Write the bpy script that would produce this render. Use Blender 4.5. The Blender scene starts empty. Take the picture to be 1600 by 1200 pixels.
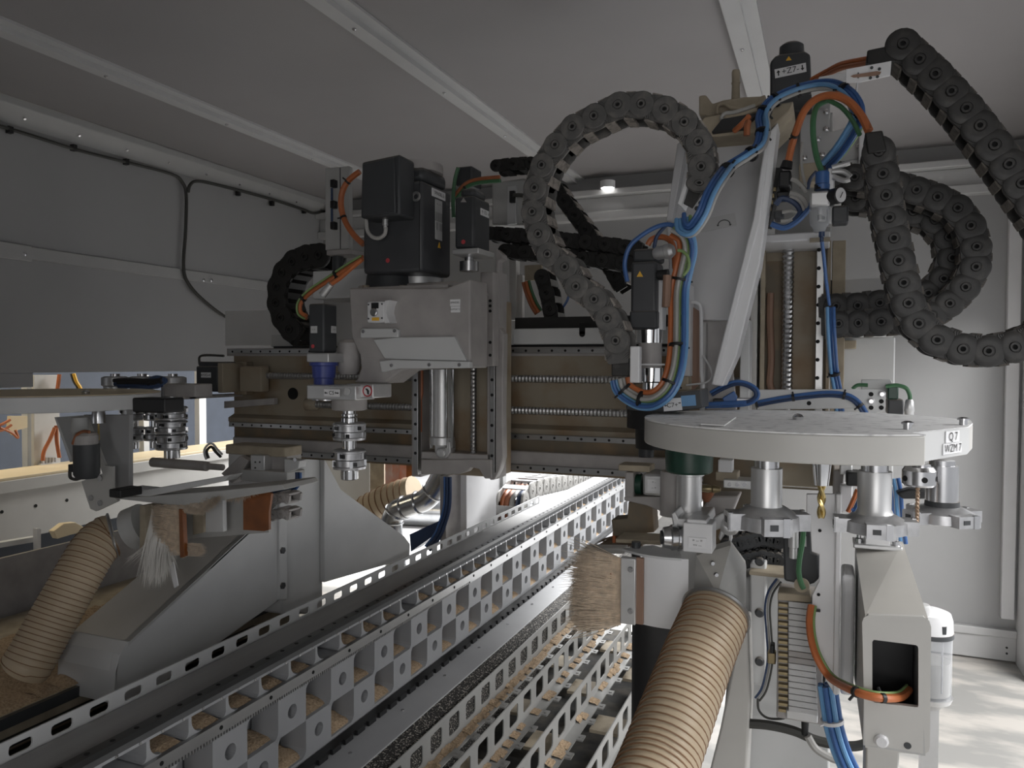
import bpy, bmesh, math, random
from mathutils import Vector as V, Matrix as Mx
random.seed(7)
SC = bpy.context.scene
COL = SC.collection
# ------------------------------------------------------------------ camera
F = 1200.0
HD, PT, RL = math.radians(22.2), math.radians(1.58), math.radians(.2)
CAM = V((0, 0, 1.88))
_f0 = V((-math.sin(HD), math.cos(HD), 0)); _r0 = V((math.cos(HD), math.sin(HD), 0)); _u0 = V((0, 0, 1))
FW = _f0*math.cos(PT) - _u0*math.sin(PT)
_u1 = _u0*math.cos(PT) + _f0*math.sin(PT)
RT = _r0*math.cos(RL) + _u1*math.sin(RL)
UP = _u1*math.cos(RL) - _r0*math.sin(RL)
cd = bpy.data.cameras.new('camera'); cd.sensor_width = 36; cd.lens = 36*F/1600; cd.clip_start = .02; cd.clip_end = 200
co = bpy.data.objects.new('camera', cd); COL.objects.link(co)
co.matrix_world = Mx(((RT.x, UP.x, -FW.x, CAM.x), (RT.y, UP.y, -FW.y, CAM.y), (RT.z, UP.z, -FW.z, CAM.z), (0, 0, 0, 1)))
SC.camera = co
# ------------------------------------------------------------------ light
w = bpy.data.worlds.new('hall_light'); SC.world = w; w.use_nodes = True
bg = w.node_tree.nodes['Background']; bg.inputs[0].default_value = (.94, .96, 1, 1); bg.inputs[1].default_value = .6
SC.view_settings.view_transform = 'Standard'; SC.view_settings.look = 'None'
SC.view_settings.gamma = 1; SC.view_settings.use_curve_mapping = False
SC.view_settings.exposure = 0.15
def area(name, loc, aim, sx, sy, power, col=(1, 1, 1)):
    l = bpy.data.lights.new(name, 'AREA'); l.shape = 'RECTANGLE'; l.size = sx; l.size_y = sy; l.energy = power; l.color = col
    o = bpy.data.objects.new(name, l); COL.objects.link(o); o.location = loc
    o.rotation_euler = (V(aim)-V(loc)).to_track_quat('-Z', 'Y').to_euler(); return o
area('hall_lamp_side', (3.0, 2.9, 3.4), (.8, 3.0, 0), 4.0, 1.6, 290, (1, .99, .98))
area('back_fill_light', (.8, -3.6, 2.3), (-.7, 2.4, 1.8), 2.5, 1.6, 60, (1, .98, .96))  # added fill from behind the camera, brightens the camera-facing parts
area('hall_lamp_far', (-1.5, 9.5, 4.6), (-1.6, 7.2, 0), 5, 3, 1400, (1, 1, 1))
area('hall_lamp_warm', (-5.6, 3.0, 3.4), (-5.2, 3.0, 0), .8, 3, 55, (1, .86, .62))
# ------------------------------------------------------------------ pixel rays onto real planes
def ray(px, py): return FW + RT*((px-800)/F) + UP*((600-py)/F)
def _pl(px, py, ax, val):
    r = ray(px, py); return CAM + r*((val-CAM[ax])/r[ax])
def Xp(px, py, X): return _pl(px, py, 0, X)
def Yp(px, py, Y): return _pl(px, py, 1, Y)
def Zp(px, py, Z): return _pl(px, py, 2, Z)
def pyof(px, Y, z):      # pixel row at which the ray through column px meets plane Y at height z
    a, b = -400., 1800.
    for _ in range(50):
        m = (a+b)/2
        if Yp(px, m, Y).z > z: a = m
        else: b = m
    return (a+b)/2
def depth(p): return (V(p)-CAM).dot(FW)
# ------------------------------------------------------------------ materials
MATS = {}
def mat(name, col, rough=.5, metal=0., var=.08, scale=6., col2=None, mixlo=.45, mixhi=.7, bump=0., bscale=60., spec=.5, alpha=None, emit=None, stretch=None, dust=None, dustamt=.8):
    m = bpy.data.materials.new(name); m.use_nodes = True; nt = m.node_tree; b = nt.nodes['Principled BSDF']
    b.inputs['Roughness'].default_value = rough; b.inputs['Metallic'].default_value = metal
    b.inputs['Specular IOR Level'].default_value = spec
    tc = nt.nodes.new('ShaderNodeTexCoord')
    geo = nt.nodes.new('ShaderNodeNewGeometry')
    src = geo.outputs['Position']
    if stretch:
        mp = nt.nodes.new('ShaderNodeMapping'); mp.inputs['Scale'].default_value = stretch; nt.links.new(src, mp.inputs[0]); src = mp.outputs[0]
    nz = nt.nodes.new('ShaderNodeTexNoise'); nz.inputs['Scale'].default_value = scale; nz.inputs['Detail'].default_value = 5
    nt.links.new(src, nz.inputs['Vector'])
    rp = nt.nodes.new('ShaderNodeValToRGB')
    c2 = col2 if col2 else tuple(max(0, c*(1-var*2)) for c in col)
    rp.color_ramp.elements[0].position = mixlo if col2 else .3; rp.color_ramp.elements[1].position = mixhi if col2 else .7
    rp.color_ramp.elements[0].color = (*col, 1); rp.color_ramp.elements[1].color = (*c2, 1)
    nt.links.new(nz.outputs['Fac'], rp.inputs[0])
    out = rp.outputs[0]
    if dust:
        sx = nt.nodes.new('ShaderNodeSeparateXYZ'); nt.links.new(geo.outputs['Normal'], sx.inputs[0])
        mr = nt.nodes.new('ShaderNodeMapRange'); mr.inputs[1].default_value = .35; mr.inputs[2].default_value = .9; mr.inputs[4].default_value = dustamt
        nt.links.new(sx.outputs[2], mr.inputs[0])
        mx = nt.nodes.new('ShaderNodeMixRGB'); nt.links.new(mr.outputs[0], mx.inputs[0]); nt.links.new(out, mx.inputs[1]); mx.inputs[2].default_value = (*dust, 1)
        out = mx.outputs[0]
    nt.links.new(out, b.inputs['Base Color'])
    if bump:
        n2 = nt.nodes.new('ShaderNodeTexNoise'); n2.inputs['Scale'].default_value = bscale; nt.links.new(src, n2.inputs['Vector'])
        bp = nt.nodes.new('ShaderNodeBump'); bp.inputs['Strength'].default_value = bump; bp.inputs['Distance'].default_value = .01
        nt.links.new(n2.outputs['Fac'], bp.inputs['Height']); nt.links.new(bp.outputs[0], b.inputs['Normal'])
    if alpha is not None:
        b.inputs['Alpha'].default_value = alpha
    if emit:
        b.inputs['Emission Color'].default_value = (*emit[:3], 1); b.inputs['Emission Strength'].default_value = emit[3]
    MATS[name] = m; return m
DUSTC = (.42, .34, .25)
mat('wall', (.335, .335, .335), .5, var=.03, scale=2, bump=.02, bscale=30)
mat('ceiling', (.30, .287, .287), .5, var=.03, scale=2)
mat('trim', (.50, .50, .50), .45, var=.03)
mat('paint', (.56, .565, .565), .42, var=.04, scale=5)
mat('paint_dusty', (.46, .46, .45), .55, var=.08, scale=9, dust=(.52, .495, .45), dustamt=.65)
mat('paint_warm', (.53, .52, .495), .45, var=.05, scale=5)
mat('white', (.70, .70, .71), .35, var=.03)
mat('cast', (.38, .36, .35), .5, var=.1, scale=12, bump=.05, dust=(.42, .37, .32), dustamt=.5)
mat('rust', (.29, .25, .19), .6, col2=(.21, .135, .07), scale=5, mixlo=.45, mixhi=.72, bump=.05)
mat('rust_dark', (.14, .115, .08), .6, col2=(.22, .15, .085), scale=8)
mat('steel', (.62, .62, .63), .25, 1., var=.06, scale=20)
mat('rail', (.42, .42, .42), .35, .85, var=.06, scale=8)
mat('chrome', (.80, .80, .80), .13, 1., var=.03)
mat('alu', (.62, .62, .62), .4, .7, var=.05, scale=14)
mat('cutter', (.55, .55, .56), .35, .7, var=.12, scale=40)
mat('motor', (.045, .048, .052), .5, var=.1, scale=9, dust=(.28, .25, .21), dustamt=.6)
mat('motor_blue', (.055, .057, .062), .45, var=.1, scale=9, dust=(.2, .19, .17), dustamt=.6)
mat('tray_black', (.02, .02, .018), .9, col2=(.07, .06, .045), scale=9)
mat('trough', (.34, .34, .33), .5, var=.08, scale=6)
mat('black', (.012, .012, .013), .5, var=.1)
mat('hole', (.008, .008, .008), .9, var=.0)
mat('chain', (.026, .025, .024), .5, var=.2, scale=40, col2=(.06, .055, .05), mixlo=.5, mixhi=.8, dust=(.2, .17, .14), dustamt=.3)
mat('chain_dark', (.016, .015, .014), .6, var=.2, scale=40, dust=(.1, .08, .06), dustamt=.4)
mat('chain_grey', (.085, .083, .08), .55, scale=45, col2=(.15, .14, .13), mixlo=.45, mixhi=.75)
mat('chain_bar', (.30, .27, .24), .7, scale=60, col2=(.12, .11, .10))
mat('blue', (.05, .13, .34), .4, var=.1)
mat('blue_dark', (.025, .05, .12), .4, var=.1)
mat('blue_light', (.15, .34, .60), .4, var=.1)
mat('orange', (.50, .15, .05), .45, var=.1, scale=20)
mat('orange_dark', (.36, .12, .05), .5, var=.1)
mat('green', (.06, .17, .08), .45, var=.1)
mat('green_light', (.24, .36, .14), .45, var=.1)
mat('cable_grey', (.42, .41, .39), .5, var=.1)
mat('cable_dark', (.05, .05, .045), .6)
mat('green_paint', (.012, .055, .035), .4, var=.2, scale=20)
mat('teal', (.05, .07, .28), .4)
mat('hose', (.47, .375, .26), .5, var=.08, scale=6)
mat('hose_rib', (.22, .12, .06), .55)
mat('bristle', (.78, .66, .53), .7, var=.15, scale=60)
mat('bristle_dark', (.25, .19, .14), .7, var=.15, scale=60)
mat('rubber', (.30, .11, .05), .6, var=.15, scale=15)
mat('brown_strip', (.28, .17, .12), .6, var=.1)
mat('amber', (.24, .075, .015), .4, var=.2, scale=12)
mat('chips', (.47, .35, .23), .9, col2=(.30, .21, .13), scale=120, mixlo=.4, mixhi=.65, bump=.6, bscale=150)
mat('chips_pale', (.60, .52, .42), .9, col2=(.42, .34, .26), scale=120, mixlo=.4, mixhi=.65, bump=.6, bscale=150)
mat('label', (.74, .74, .75), .5, var=.02)
mat('label_grey', (.5, .5, .5), .5, var=.02)
mat('ink', (.02, .02, .02), .6, var=0)
mat('ink_grey', (.22, .22, .23), .6, var=0)
mat('red', (.45, .05, .06), .5, var=0)
mat('yellow', (.75, .42, .04), .5, var=0)
mat('brass', (.36, .29, .17), .4, .8, var=.1, scale=30)
mat('gold', (.55, .42, .18), .3, .9, var=.1, scale=60)
mat('bed_top', (.30, .295, .29), .42, .1, var=.1, scale=4, stretch=(3, .4, 1))
mat('seam', (.385, .385, .38), .45, var=.03)
mat('chain_bar_dark', (.10, .088, .075), .7, scale=60, col2=(.04, .036, .032))
mat('arm_grey', (.56, .56, .57), .45, var=.03)
mat('drill', (.40, .28, .19), .4, .3, var=.1, scale=40)
mat('rail_dark', (.10, .10, .10), .35, .7, var=.1)
mat('bed_face', (.33, .335, .345), .5, var=.04, scale=5)
mat('belt', (.022, .021, .02), .85, col2=(.6, .56, .5), scale=150, mixlo=.575, mixhi=.64)
mat('floor', (.34, .335, .32), .6, col2=(.56, .53, .49), scale=1.9, mixlo=.44, mixhi=.58, bump=.02, stretch=(1, 2.2, 1))
mat('floor_hall', (.62, .62, .62), .6, var=.06, scale=.8)
mat('galv', (.55, .56, .57), .25, .9, var=.12, scale=10)
mat('backdrop', (.045, .055, .075), .6, var=.1)  # darkness of the unlit hall put into the colour
mat('cream', (.72, .60, .40), .5, var=.03)  # warm lamp light put into the colour of beam and left disc tops
mat('wood_dust', (.42, .36, .27), .8, var=.15, scale=14)
mat('disc_top', (.80, .80, .80), .7, col2=(.50, .50, .51), scale=30, mixlo=.52, mixhi=.72, bump=.15, bscale=80)
mat('glass', (.5, .52, .55), .12, var=.02, alpha=.38)
mat('lens', (.8, .8, .8), .2, emit=(1, .98, .95, 6))
mat('tinsel', (.70, .68, .64), .6)
mat('curtain', (.55, .25, .15), .35, col2=(.5, .47, .44), scale=9, stretch=(1, 1, .5), alpha=.85)
def M(n): return MATS[n]
# ------------------------------------------------------------------ mesh builder
ORG = {}
class MB:
    def __init__(s): s.v = []; s.f = []
    def add(s, vs, fs):
        o = len(s.v); s.v += [V(p) for p in vs]; s.f += [tuple(i+o for i in f) for f in fs]; return s
    def box(s, a, b):
        x0, x1 = sorted((a[0], b[0])); y0, y1 = sorted((a[1], b[1])); z0, z1 = sorted((a[2], b[2]))
        return s.add([(x0, y0, z0), (x1, y0, z0), (x1, y1, z0), (x0, y1, z0), (x0, y0, z1), (x1, y0, z1), (x1, y1, z1), (x0, y1, z1)],
                     [(0, 3, 2, 1), (4, 5, 6, 7), (0, 1, 5, 4), (1, 2, 6, 5), (2, 3, 7, 6), (3, 0, 4, 7)])
    def obox(s, c, ax, ay, az):     # oriented box: centre and three half vectors
        c = V(c); ax, ay, az = V(ax), V(ay), V(az); vs = []
        for k in (-1, 1):
            for a, b in ((-1, -1), (1, -1), (1, 1), (-1, 1)): vs.append(c+ax*a+ay*b+az*k)
        return s.add(vs, [(0, 3, 2, 1), (4, 5, 6, 7), (0, 1, 5, 4), (1, 2, 6, 5), (2, 3, 7, 6), (3, 0, 4, 7)])
    def prism(s, pts, vec):
        n = len(pts); vec = V(vec); pts = [V(p) for p in pts]
        return s.add(pts+[p+vec for p in pts], [tuple(range(n)), tuple(range(2*n-1, n-1, -1))]+[(i, (i+1) % n, n+(i+1) % n, n+i) for i in range(n)])
    def lathe(s, base, d, prof, n=24, cap=True):     # prof: (radius, height along d)
        base = V(base); d = V(d).normalized(); a = d.orthogonal().normalized(); b = d.cross(a); vs = []
        for r, h in prof:
            for i in range(n):
                t = 2*math.pi*i/n; vs.append(base+d*h+(a*math.cos(t)+b*math.sin(t))*r)
        fs = [(j*n+i, j*n+(i+1) % n, (j+1)*n+(i+1) % n, (j+1)*n+i) for j in range(len(prof)-1) for i in range(n)]
        if cap: fs += [tuple(range(n))[::-1], tuple(range((len(prof)-1)*n, len(prof)*n))]
        return s.add(vs, fs)
    def cyl(s, p, q, r, r2=None, n=16):
        p, q = V(p), V(q); return s.lathe(p, q-p, [(r, 0), (r if r2 is None else r2, (q-p).length)], n)
    def tube(s, pts, r, n=8, rf=None):
        pts = [V(p) for p in pts]; m = len(pts); T = [(pts[min(i+1, m-1)]-pts[max(i-1, 0)]).normalized() for i in range(m)]
        a = T[0].orthogonal().normalized(); vs = []
        for i in range(m):
            a = (a - T[i]*a.dot(T[i])).normalized(); b = T[i].cross(a); rr = rf(i) if rf else r
            for k in range(n):
                t = 2*math.pi*k/n; vs.append(pts[i]+(a*math.cos(t)+b*math.sin(t))*rr)
        fs = [(j*n+k, j*n+(k+1) % n, (j+1)*n+(k+1) % n, (j+1)*n+k) for j in range(m-1) for k in range(n)]
        return s.add(vs, fs+[tuple(range(n))[::-1], tuple(range((m-1)*n, m*n))])
    def torus(s, c, d, R, r, n=28, k=6):
        c = V(c); d = V(d).normalized(); a = d.orthogonal().normalized(); b = d.cross(a)
        vs = []
        for i in range(n):
            t = 2*math.pi*i/n; e = a*math.cos(t)+b*math.sin(t)
            for j in range(k):
                u = 2*math.pi*j/k; vs.append(c+e*(R+r*math.cos(u))+d*r*math.sin(u))
        return s.add(vs, [(i*k+j, ((i+1) % n)*k+j, ((i+1) % n)*k+(j+1) % k, i*k+(j+1) % k) for i in range(n) for j in range(k)])
    # pixel outlines on world planes, with real thickness
    def plY(s, px, Y, th): return s.prism([Yp(x, y, Y) for x, y in px], (0, th, 0))
    def plX(s, px, X, th): return s.prism([Xp(x, y, X) for x, y in px], (-th, 0, 0))
    def bxY(s, x0, y0, x1, y1, Y, th):
        c = Yp((x0+x1)/2, y0, Y); e = Yp((x0+x1)/2, y1, Y); a = Yp(x0, (y0+y1)/2, Y); b = Yp(x1, (y0+y1)/2, Y)
        return s.box((a.x, Y, c.z), (b.x, Y+th, e.z))
    def latY(s, px, Y, prof, n=24):   # vertical lathe: prof (py, width in px) on the axis at plane Y
        p0 = Yp(px, prof[0][0], Y); k = depth(p0)/F
        return s.lathe((p0.x, Y, p0.z), (0, 0, -1), [(wd*k/2, p0.z-Yp(px, py, Y).z) for py, wd in prof], n)
def mesh_of(mb, name):
    me = bpy.data.meshes.new(name); me.from_pydata([tuple(v) for v in mb.v], [], mb.f); me.update()
    bm = bmesh.new(); bm.from_mesh(me); bmesh.ops.recalc_face_normals(bm, faces=bm.faces); bm.to_mesh(me); bm.free(); return me
def clusters(mb):
    """faces grouped by connected piece, pieces whose boxes touch kept together"""
    par = list(range(len(mb.v)))
    def fd(i):
        while par[i] != i: par[i] = par[par[i]]; i = par[i]
        return i
    for f in mb.f:
        a = fd(f[0])
        for i in f[1:]: par[fd(i)] = a
    isl = {}
    for f in mb.f: isl.setdefault(fd(f[0]), []).append(f)
    isl = list(isl.values())
    if len(isl) < 2 or len(isl) > 400: return isl[:1]
    bb = []
    for c in isl:
        pv = [mb.v[i] for f in c for i in f]; bb.append([(min(p[k] for p in pv)-.0005, max(p[k] for p in pv)+.0005) for k in range(3)])
    g = list(range(len(isl)))
    def fg(i):
        while g[i] != i: i = g[i]
        return i
    for i in range(len(isl)):
        for j in range(i):
            if all(bb[i][k][0] <= bb[j][k][1] and bb[j][k][0] <= bb[i][k][1] for k in range(3)): g[fg(i)] = fg(j)
    out = {}
    for i, c in enumerate(isl): out.setdefault(fg(i), []).extend(c)
    return list(out.values())
def link(o, parent=None):
    COL.objects.link(o)
    if parent: o.parent = parent
    return o
def tag(o, label=None, cat=None, group=None, kind=None):
    for k, v in (('label', label), ('category', cat), ('group', group), ('kind', kind)):
        if v: o[k] = v
    return o
def obj(name, mb, mt, parent=None, bevel=0., smooth=True, label=None, cat=None, group=None, kind=None, seg=2):
    if parent is not None: org = ORG[parent]
    else:
        xs = [v.x for v in mb.v]; ys = [v.y for v in mb.v]; zs = [v.z for v in mb.v]
        org = V(((min(xs)+max(xs))/2, (min(ys)+max(ys))/2, min(zs)))
    if kind is None and parent is not None:
        cl = clusters(mb)
        if len(cl) > 1:
            big = 0.
            for c in cl:
                pv = [mb.v[i] for f in c for i in f]; e = max(max(p[k] for p in pv)-min(p[k] for p in pv) for k in range(3)); big = max(big, e*F/max(.3, depth(pv[0])))
            if big < 9: kind = 'stuff'
            else:
                last = None
                for c in cl:
                    sub = MB(); ids = sorted({i for f in c for i in f}); mp = {i: k for k, i in enumerate(ids)}
                    sub.v = [mb.v[i] for i in ids]; sub.f = [tuple(mp[i] for i in f) for f in c]
                    last = obj(name, sub, mt, parent, bevel, smooth, label, cat, group, 'piece', seg)
                return last
    if kind == 'piece': kind = None
    mb.v = [v-org for v in mb.v]
    me = mesh_of(mb, name); me.materials.append(M(mt))
    if smooth:
        me.polygons.foreach_set('use_smooth', [True]*len(me.polygons)); me.set_sharp_from_angle(angle=math.radians(32))
    o = bpy.data.objects.new(name, me); link(o, parent); ORG[o] = org
    if parent is None: o.location = org
    if bevel:
        b = o.modifiers.new('bevel', 'BEVEL'); b.width = bevel; b.segments = seg; b.limit_method = 'ANGLE'; b.angle_limit = math.radians(40)
    return tag(o, label, cat, group, kind)
def thing(name, label, cat, loc, group=None, kind=None):
    o = bpy.data.objects.new(name, None); o.empty_display_size = .05; o.location = V(loc); link(o); ORG[o] = V(loc)
    return tag(o, label, cat, group, kind)
def copy_tree(o, off, parent=None, label=None):
    c = o.copy(); link(c, parent)
    if parent is None: c.location = o.location + V(off)
    if label: c['label'] = label
    for ch in list(KIDS(o)): copy_tree(ch, off, c)
    return c
def KIDS(o): return [x for x in COL.objects if x.parent == o]
def spline(pts, n=8):
    pts = [V(p) for p in pts]; out = []; m = len(pts)
    for i in range(m-1):
        p0, p1, p2, p3 = pts[max(i-1, 0)], pts[i], pts[i+1], pts[min(i+2, m-1)]
        for k in range(n):
            t = k/n; out.append(.5*((2*p1)+(p2-p0)*t+(2*p0-5*p1+4*p2-p3)*t*t+(3*p1-p0-3*p2+p3)*t**3))
    out.append(pts[-1]); return out
def resample(pts, step):
    P = spline(pts, 12); out = [P[0]]; acc = 0
    for a, b in zip(P, P[1:]):
        L = (b-a).length; d = step-acc
        while d <= L and L > 0: out.append(a.lerp(b, d/L)); d += step
        acc = (acc+L) % step if L else acc
    return out
def frames(pts):
    m = len(pts); T = [(pts[min(i+1, m-1)]-pts[max(i-1, 0)]).normalized() for i in range(m)]; R = []
    a = T[0].cross(V((0, 1, 0))); a = a.normalized() if a.length > .2 else T[0].orthogonal().normalized()
    for i in range(m):
        a = (a-T[i]*a.dot(T[i])).normalized(); R.append((a.copy(), T[i].cross(a)))
    return R
def cables(parent, path, specs, n=8, seg=8, name='cable'):   # specs: (material, radius, offset a, offset b)
    P = spline(path, seg); R = frames(P)
    for mt, r, oa, ob in specs:
        mb = MB().tube([p+a*oa+b*ob for p, (a, b) in zip(P, R)], r, n); obj(name, mb, mt, parent)
    return P
def tie(parent, P, t, r, mt='black', h=.004):
    i = max(1, min(len(P)-2, int(t*len(P)))); d = (P[i+1]-P[i-1]).normalized()
    mb = MB().lathe(P[i]-d*h, d, [(r, 0), (r, 2*h)], 14); mb.cyl(P[i]+d.orthogonal().normalized()*r, P[i]+d.orthogonal().normalized()*(r+.012), .003, n=6)
    obj('cable_tie', mb, mt, parent)
def text(name, s, size, c, xd, yd, mt, parent, lift=.0012):
    cu = bpy.data.curves.new('txt', 'FONT'); cu.body = s; cu.size = size; cu.align_x = 'CENTER'; cu.align_y = 'CENTER'
    o = bpy.data.objects.new('txt', cu); COL.objects.link(o)
    me0 = o.to_mesh(); xd = V(xd).normalized(); yd = V(yd).normalized(); zd = xd.cross(yd); c = V(c)
    mb = MB(); mb.add([c+xd*v.co.x+yd*v.co.y+zd*lift for v in me0.vertices], [tuple(p.vertices) for p in me0.polygons])
    o.to_mesh_clear(); bpy.data.objects.remove(o); bpy.data.curves.remove(cu)
    return obj(name, mb, mt, parent, smooth=False)
def arrow(mb, c, d, n, L, wd, lift=.0012):     # flat arrow from c along d
    c, d, n = V(c), V(d).normalized(), V(n).normalized(); s = n.cross(d); c = c+n*lift
    mb.add([c-d*L*.5-s*wd*.15, c+d*L*.05-s*wd*.15, c+d*L*.05-s*wd*.5, c+d*L*.5, c+d*L*.05+s*wd*.5, c+d*L*.05+s*wd*.15, c-d*L*.5+s*wd*.15], [tuple(range(7))])
def label_plate(parent, c, xd, yd, wd, ht, words=(), mt='label', name='label_plate', arrows=()):
    c, xd, yd = V(c), V(xd).normalized(), V(yd).normalized(); zd = xd.cross(yd)
    o = obj(name, MB().obox(c+zd*.0012, xd*wd/2, yd*ht/2, zd*.0012), mt, parent)
    grand = parent if parent.parent else o
    for s, sz, dx, dy in words: text('lettering', s, sz, c+zd*.0026+xd*dx+yd*dy, xd, yd, 'ink', grand)
    if arrows:
        mb = MB()
        for dx, dy, ax, ay, L, wd2 in arrows: arrow(mb, c+zd*.0026+xd*dx+yd*dy, xd*ax+yd*ay, zd, L, wd2)
        obj('printed_arrow', mb, 'ink', grand, smooth=False)
    return o
# ------------------------------------------------------------------ enclosure
WL, WY, CZ = -4.1, 5.65, 3.28
WR = Yp(1593, 700, WY).x
def struct(name, mb, mt, parent=None, bevel=0.):
    return obj(name, mb, mt, parent, bevel, kind=None if parent else 'structure')
struct('floor', MB().box((WL, -1.4, -.06), (WR+.2, WY, 0)), 'floor')
struct('hall_floor', MB().box((-16, -9, -.14), (14, 26, -.065)), 'floor_hall')
ceil = struct('ceiling', MB().box((WL-.06, -1.4, CZ), (WR+.15, WY+.06, CZ+.05)), 'ceiling')
wl = struct('wall_left', MB().box((WL-.04, -1.4, 1.815), (WL, WY, CZ)), 'wall')
# far wall: upper panels, full-height panel on the right
wf = struct('wall_far', MB().box((WL, WY, 1.42), (-.45, WY+.04, CZ)).box((-.45, WY, 0), (WR, WY+.04, CZ)), 'wall')
struct('wall_front', MB().box((WL, -1.44, 0), (-.35, -1.4, CZ)).box((-.35, -1.44, 2.4), (WR+.05, -1.4, CZ)), 'wall')  # unseen wall, opening narrowed to keep the near left dark
struct('wall_right', MB().box((WR, 5.3, 0), (WR+.05, WY+.04, CZ)).box((WR, -1.4, 2.3), (WR+.05, 5.3, CZ)), 'white')  # unseen header added to keep the side lamp off the left wall
# ceiling ribs
for i, X in enumerate((-3.19, -1.79, -.34)):
    mb = MB().prism([(X-.055, -1.4, CZ), (X-.05, -1.4, CZ-.035), (X+.02, -1.4, CZ-.035), (X+.02, -1.4, CZ)], (0, WY+1.4, 0))
    mb.box((X+.02, -1.4, CZ-.012), (X+.075, WY, CZ))
    t = struct('trim_%d' % (i+1), mb, 'trim')
    mb = MB()
    for k in range(7): mb.lathe((X-.015, .3+k*.8, CZ-.035), (0, 0, -1), [(.009, 0), (.009, .005), (.004, .008)], 8)
    obj('screw', mb, 'steel', t, kind='stuff')
# cornices along left and far wall
mb = MB().prism([(WL, -1.4, CZ), (WL+.10, -1.4, CZ), (WL+.10, -1.4, CZ-.045), (WL+.012, -1.4, CZ-.12), (WL, -1.4, CZ-.12)], (0, WY+1.4, 0))
c1 = struct('trim_4', mb, 'seam', bevel=.006)
mb = MB()
for k in range(12): mb.lathe((WL+.06, 1.9+k*.33, CZ-.085), (.66, 0, -.75), [(.007, 0), (.007, .006)], 8)
obj('screw', mb, 'steel', c1, kind='stuff')
mb = MB().box((WL, WY-.12, CZ-.16), (WR, WY, CZ-.115)).box((WL, WY-.05, CZ-.27), (WR, WY, CZ-.16)).box((WL, WY-.085, CZ-.33), (WR, WY, CZ-.27))
struct('trim_5', mb, 'trim', bevel=.006)
# wall seam on the left wall
zs = Xp(0, 378, WL).z; mb = MB().box((WL, -1.4, zs-.085), (WL+.025, 2.95, zs)).box((WL, 2.95, zs-.075), (WL+.018, WY, zs-.004))
t6 = struct('trim_6', mb, 'seam', bevel=.004)
mb = MB()
for px, py in ((38, 397), (318, 438), (330, 438)):
    p = Xp(px, py, WL+.02); mb.lathe(p, (1, 0, 0), [(.012, 0), (.012, .005), (.005, .009)], 10)
obj('screw', mb, 'steel', t6, kind='stuff')
# far right frame posts and baseboard
px0 = Yp(1567, 700, WY).x; px1 = Yp(1588, 700, WY).x
struct('trim_7', MB().box((px0, WY-.05, .28), (px1, WY, CZ-.33)), 'white', bevel=.005)
zb = Yp(1500, 985, WY).z
struct('baseboard_far', MB().box((-.45, WY-.035, .012), (WR, WY, zb)).box((-.45, WY-.05, zb), (WR, WY, zb+.05)), 'trim', bevel=.004)
b = MB()
for x, y in ((1573, 1012), (1573, 1021)): p = Yp(x, y, WY-.036); b.lathe(p, (0, -1, 0), [(.007, 0), (.007, .003)], 8)
obj('screw', b, 'black', bpy.data.objects['trim_7'], kind='stuff')
# far panel seams (sheet joints)
struct('trim_8', MB().prism([V((WL+.002, Xp(x, 600, WL).y, z)) for x, z in ((-60, 1.814), (52, 1.814), (52, 1.735), (-60, 1.735))], (-.05, 0, 0)), 'wall', bevel=.004)
# LED lamp in far cornice
p = Yp(950, 290, WY-.13); lt = thing('ceiling_spot', 'small round lit spot lamp under the white cornice', 'lamp', (p.x, WY-.14, p.z))
obj('housing', MB().lathe((p.x, WY-.14, p.z-.02), (0, 0, 1), [(.055, 0), (.055, .05)], 24), 'white', lt)
obj('lens', MB().lathe((p.x, WY-.14, p.z-.024), (0, 0, 1), [(.045, 0), (.045, .004)], 24), 'lens', lt)
# conduits on left wall
cn = thing('conduit_run', 'thin grey cable run clipped along the left wall with a branch hanging down', 'cable', Xp(290, 480, WL+.03))
A = [Xp(x, y, WL+.035) for x, y in ((-200, 145), (0, 197), (120, 234), (200, 254), (268, 272), (285, 285), (291, 305), (290, 360), (287, 420), (298, 448), (325, 475), (352, 495))]
B = [Xp(x, y, WL+.05) for x, y in ((294, 300), (297, 289), (308, 283), (340, 289), (420, 310), (470, 326), (490, 333), (507, 330))]
cables(cn, A, [('cable_dark', .011, 0, 0)], 6, 5); cables(cn, B, [('cable_dark', .011, 0, 0)], 6, 5)
mb = MB()
for x, y in ((15, 203), (115, 231), (197, 253), (372, 302), (425, 318), (475, 330)): mb.obox(Xp(x, y, WL+.03), (.015, 0, 0), (0, .012, 0), (0, 0, .018))
obj('clip', mb, 'black', cn, kind='stuff')
# ------------------------------------------------------------------ machine bed
def zz(dz): return CAM.z+dz
BX = -1.8; PIT = .159; Y0 = 2.362-PIT*8; NC = 60; Y1 = Y0+NC*PIT
ZR, ZRB, ZK, ZKB, ZM, ZB = zz(-1.052), zz(-1.088), zz(-1.16), zz(-1.215), zz(-1.355), zz(-1.492)
bed = thing('machine_bed', 'long grey cast machine bed with checkered pockets and steel guide rail on top', 'machine bed', (-1.95, 4.5, .04))
mb = MB().box((-2.0, Y0, .05), (-1.93, Y1, ZRB-.02)).box((-2.04, Y0, ZRB-.012), (BX-.005, Y1, ZRB-.001))
mb.box((-1.98, Y0, ZKB+.0), (BX-.004, Y1, ZK-.004)).box((-1.98, Y0, ZB-.02), (BX-.002, Y1, ZB)).box((-1.98, Y0, .05), (BX-.03, Y1, ZB-.02))
obj('core', mb, 'bed_face', bed)
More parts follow.
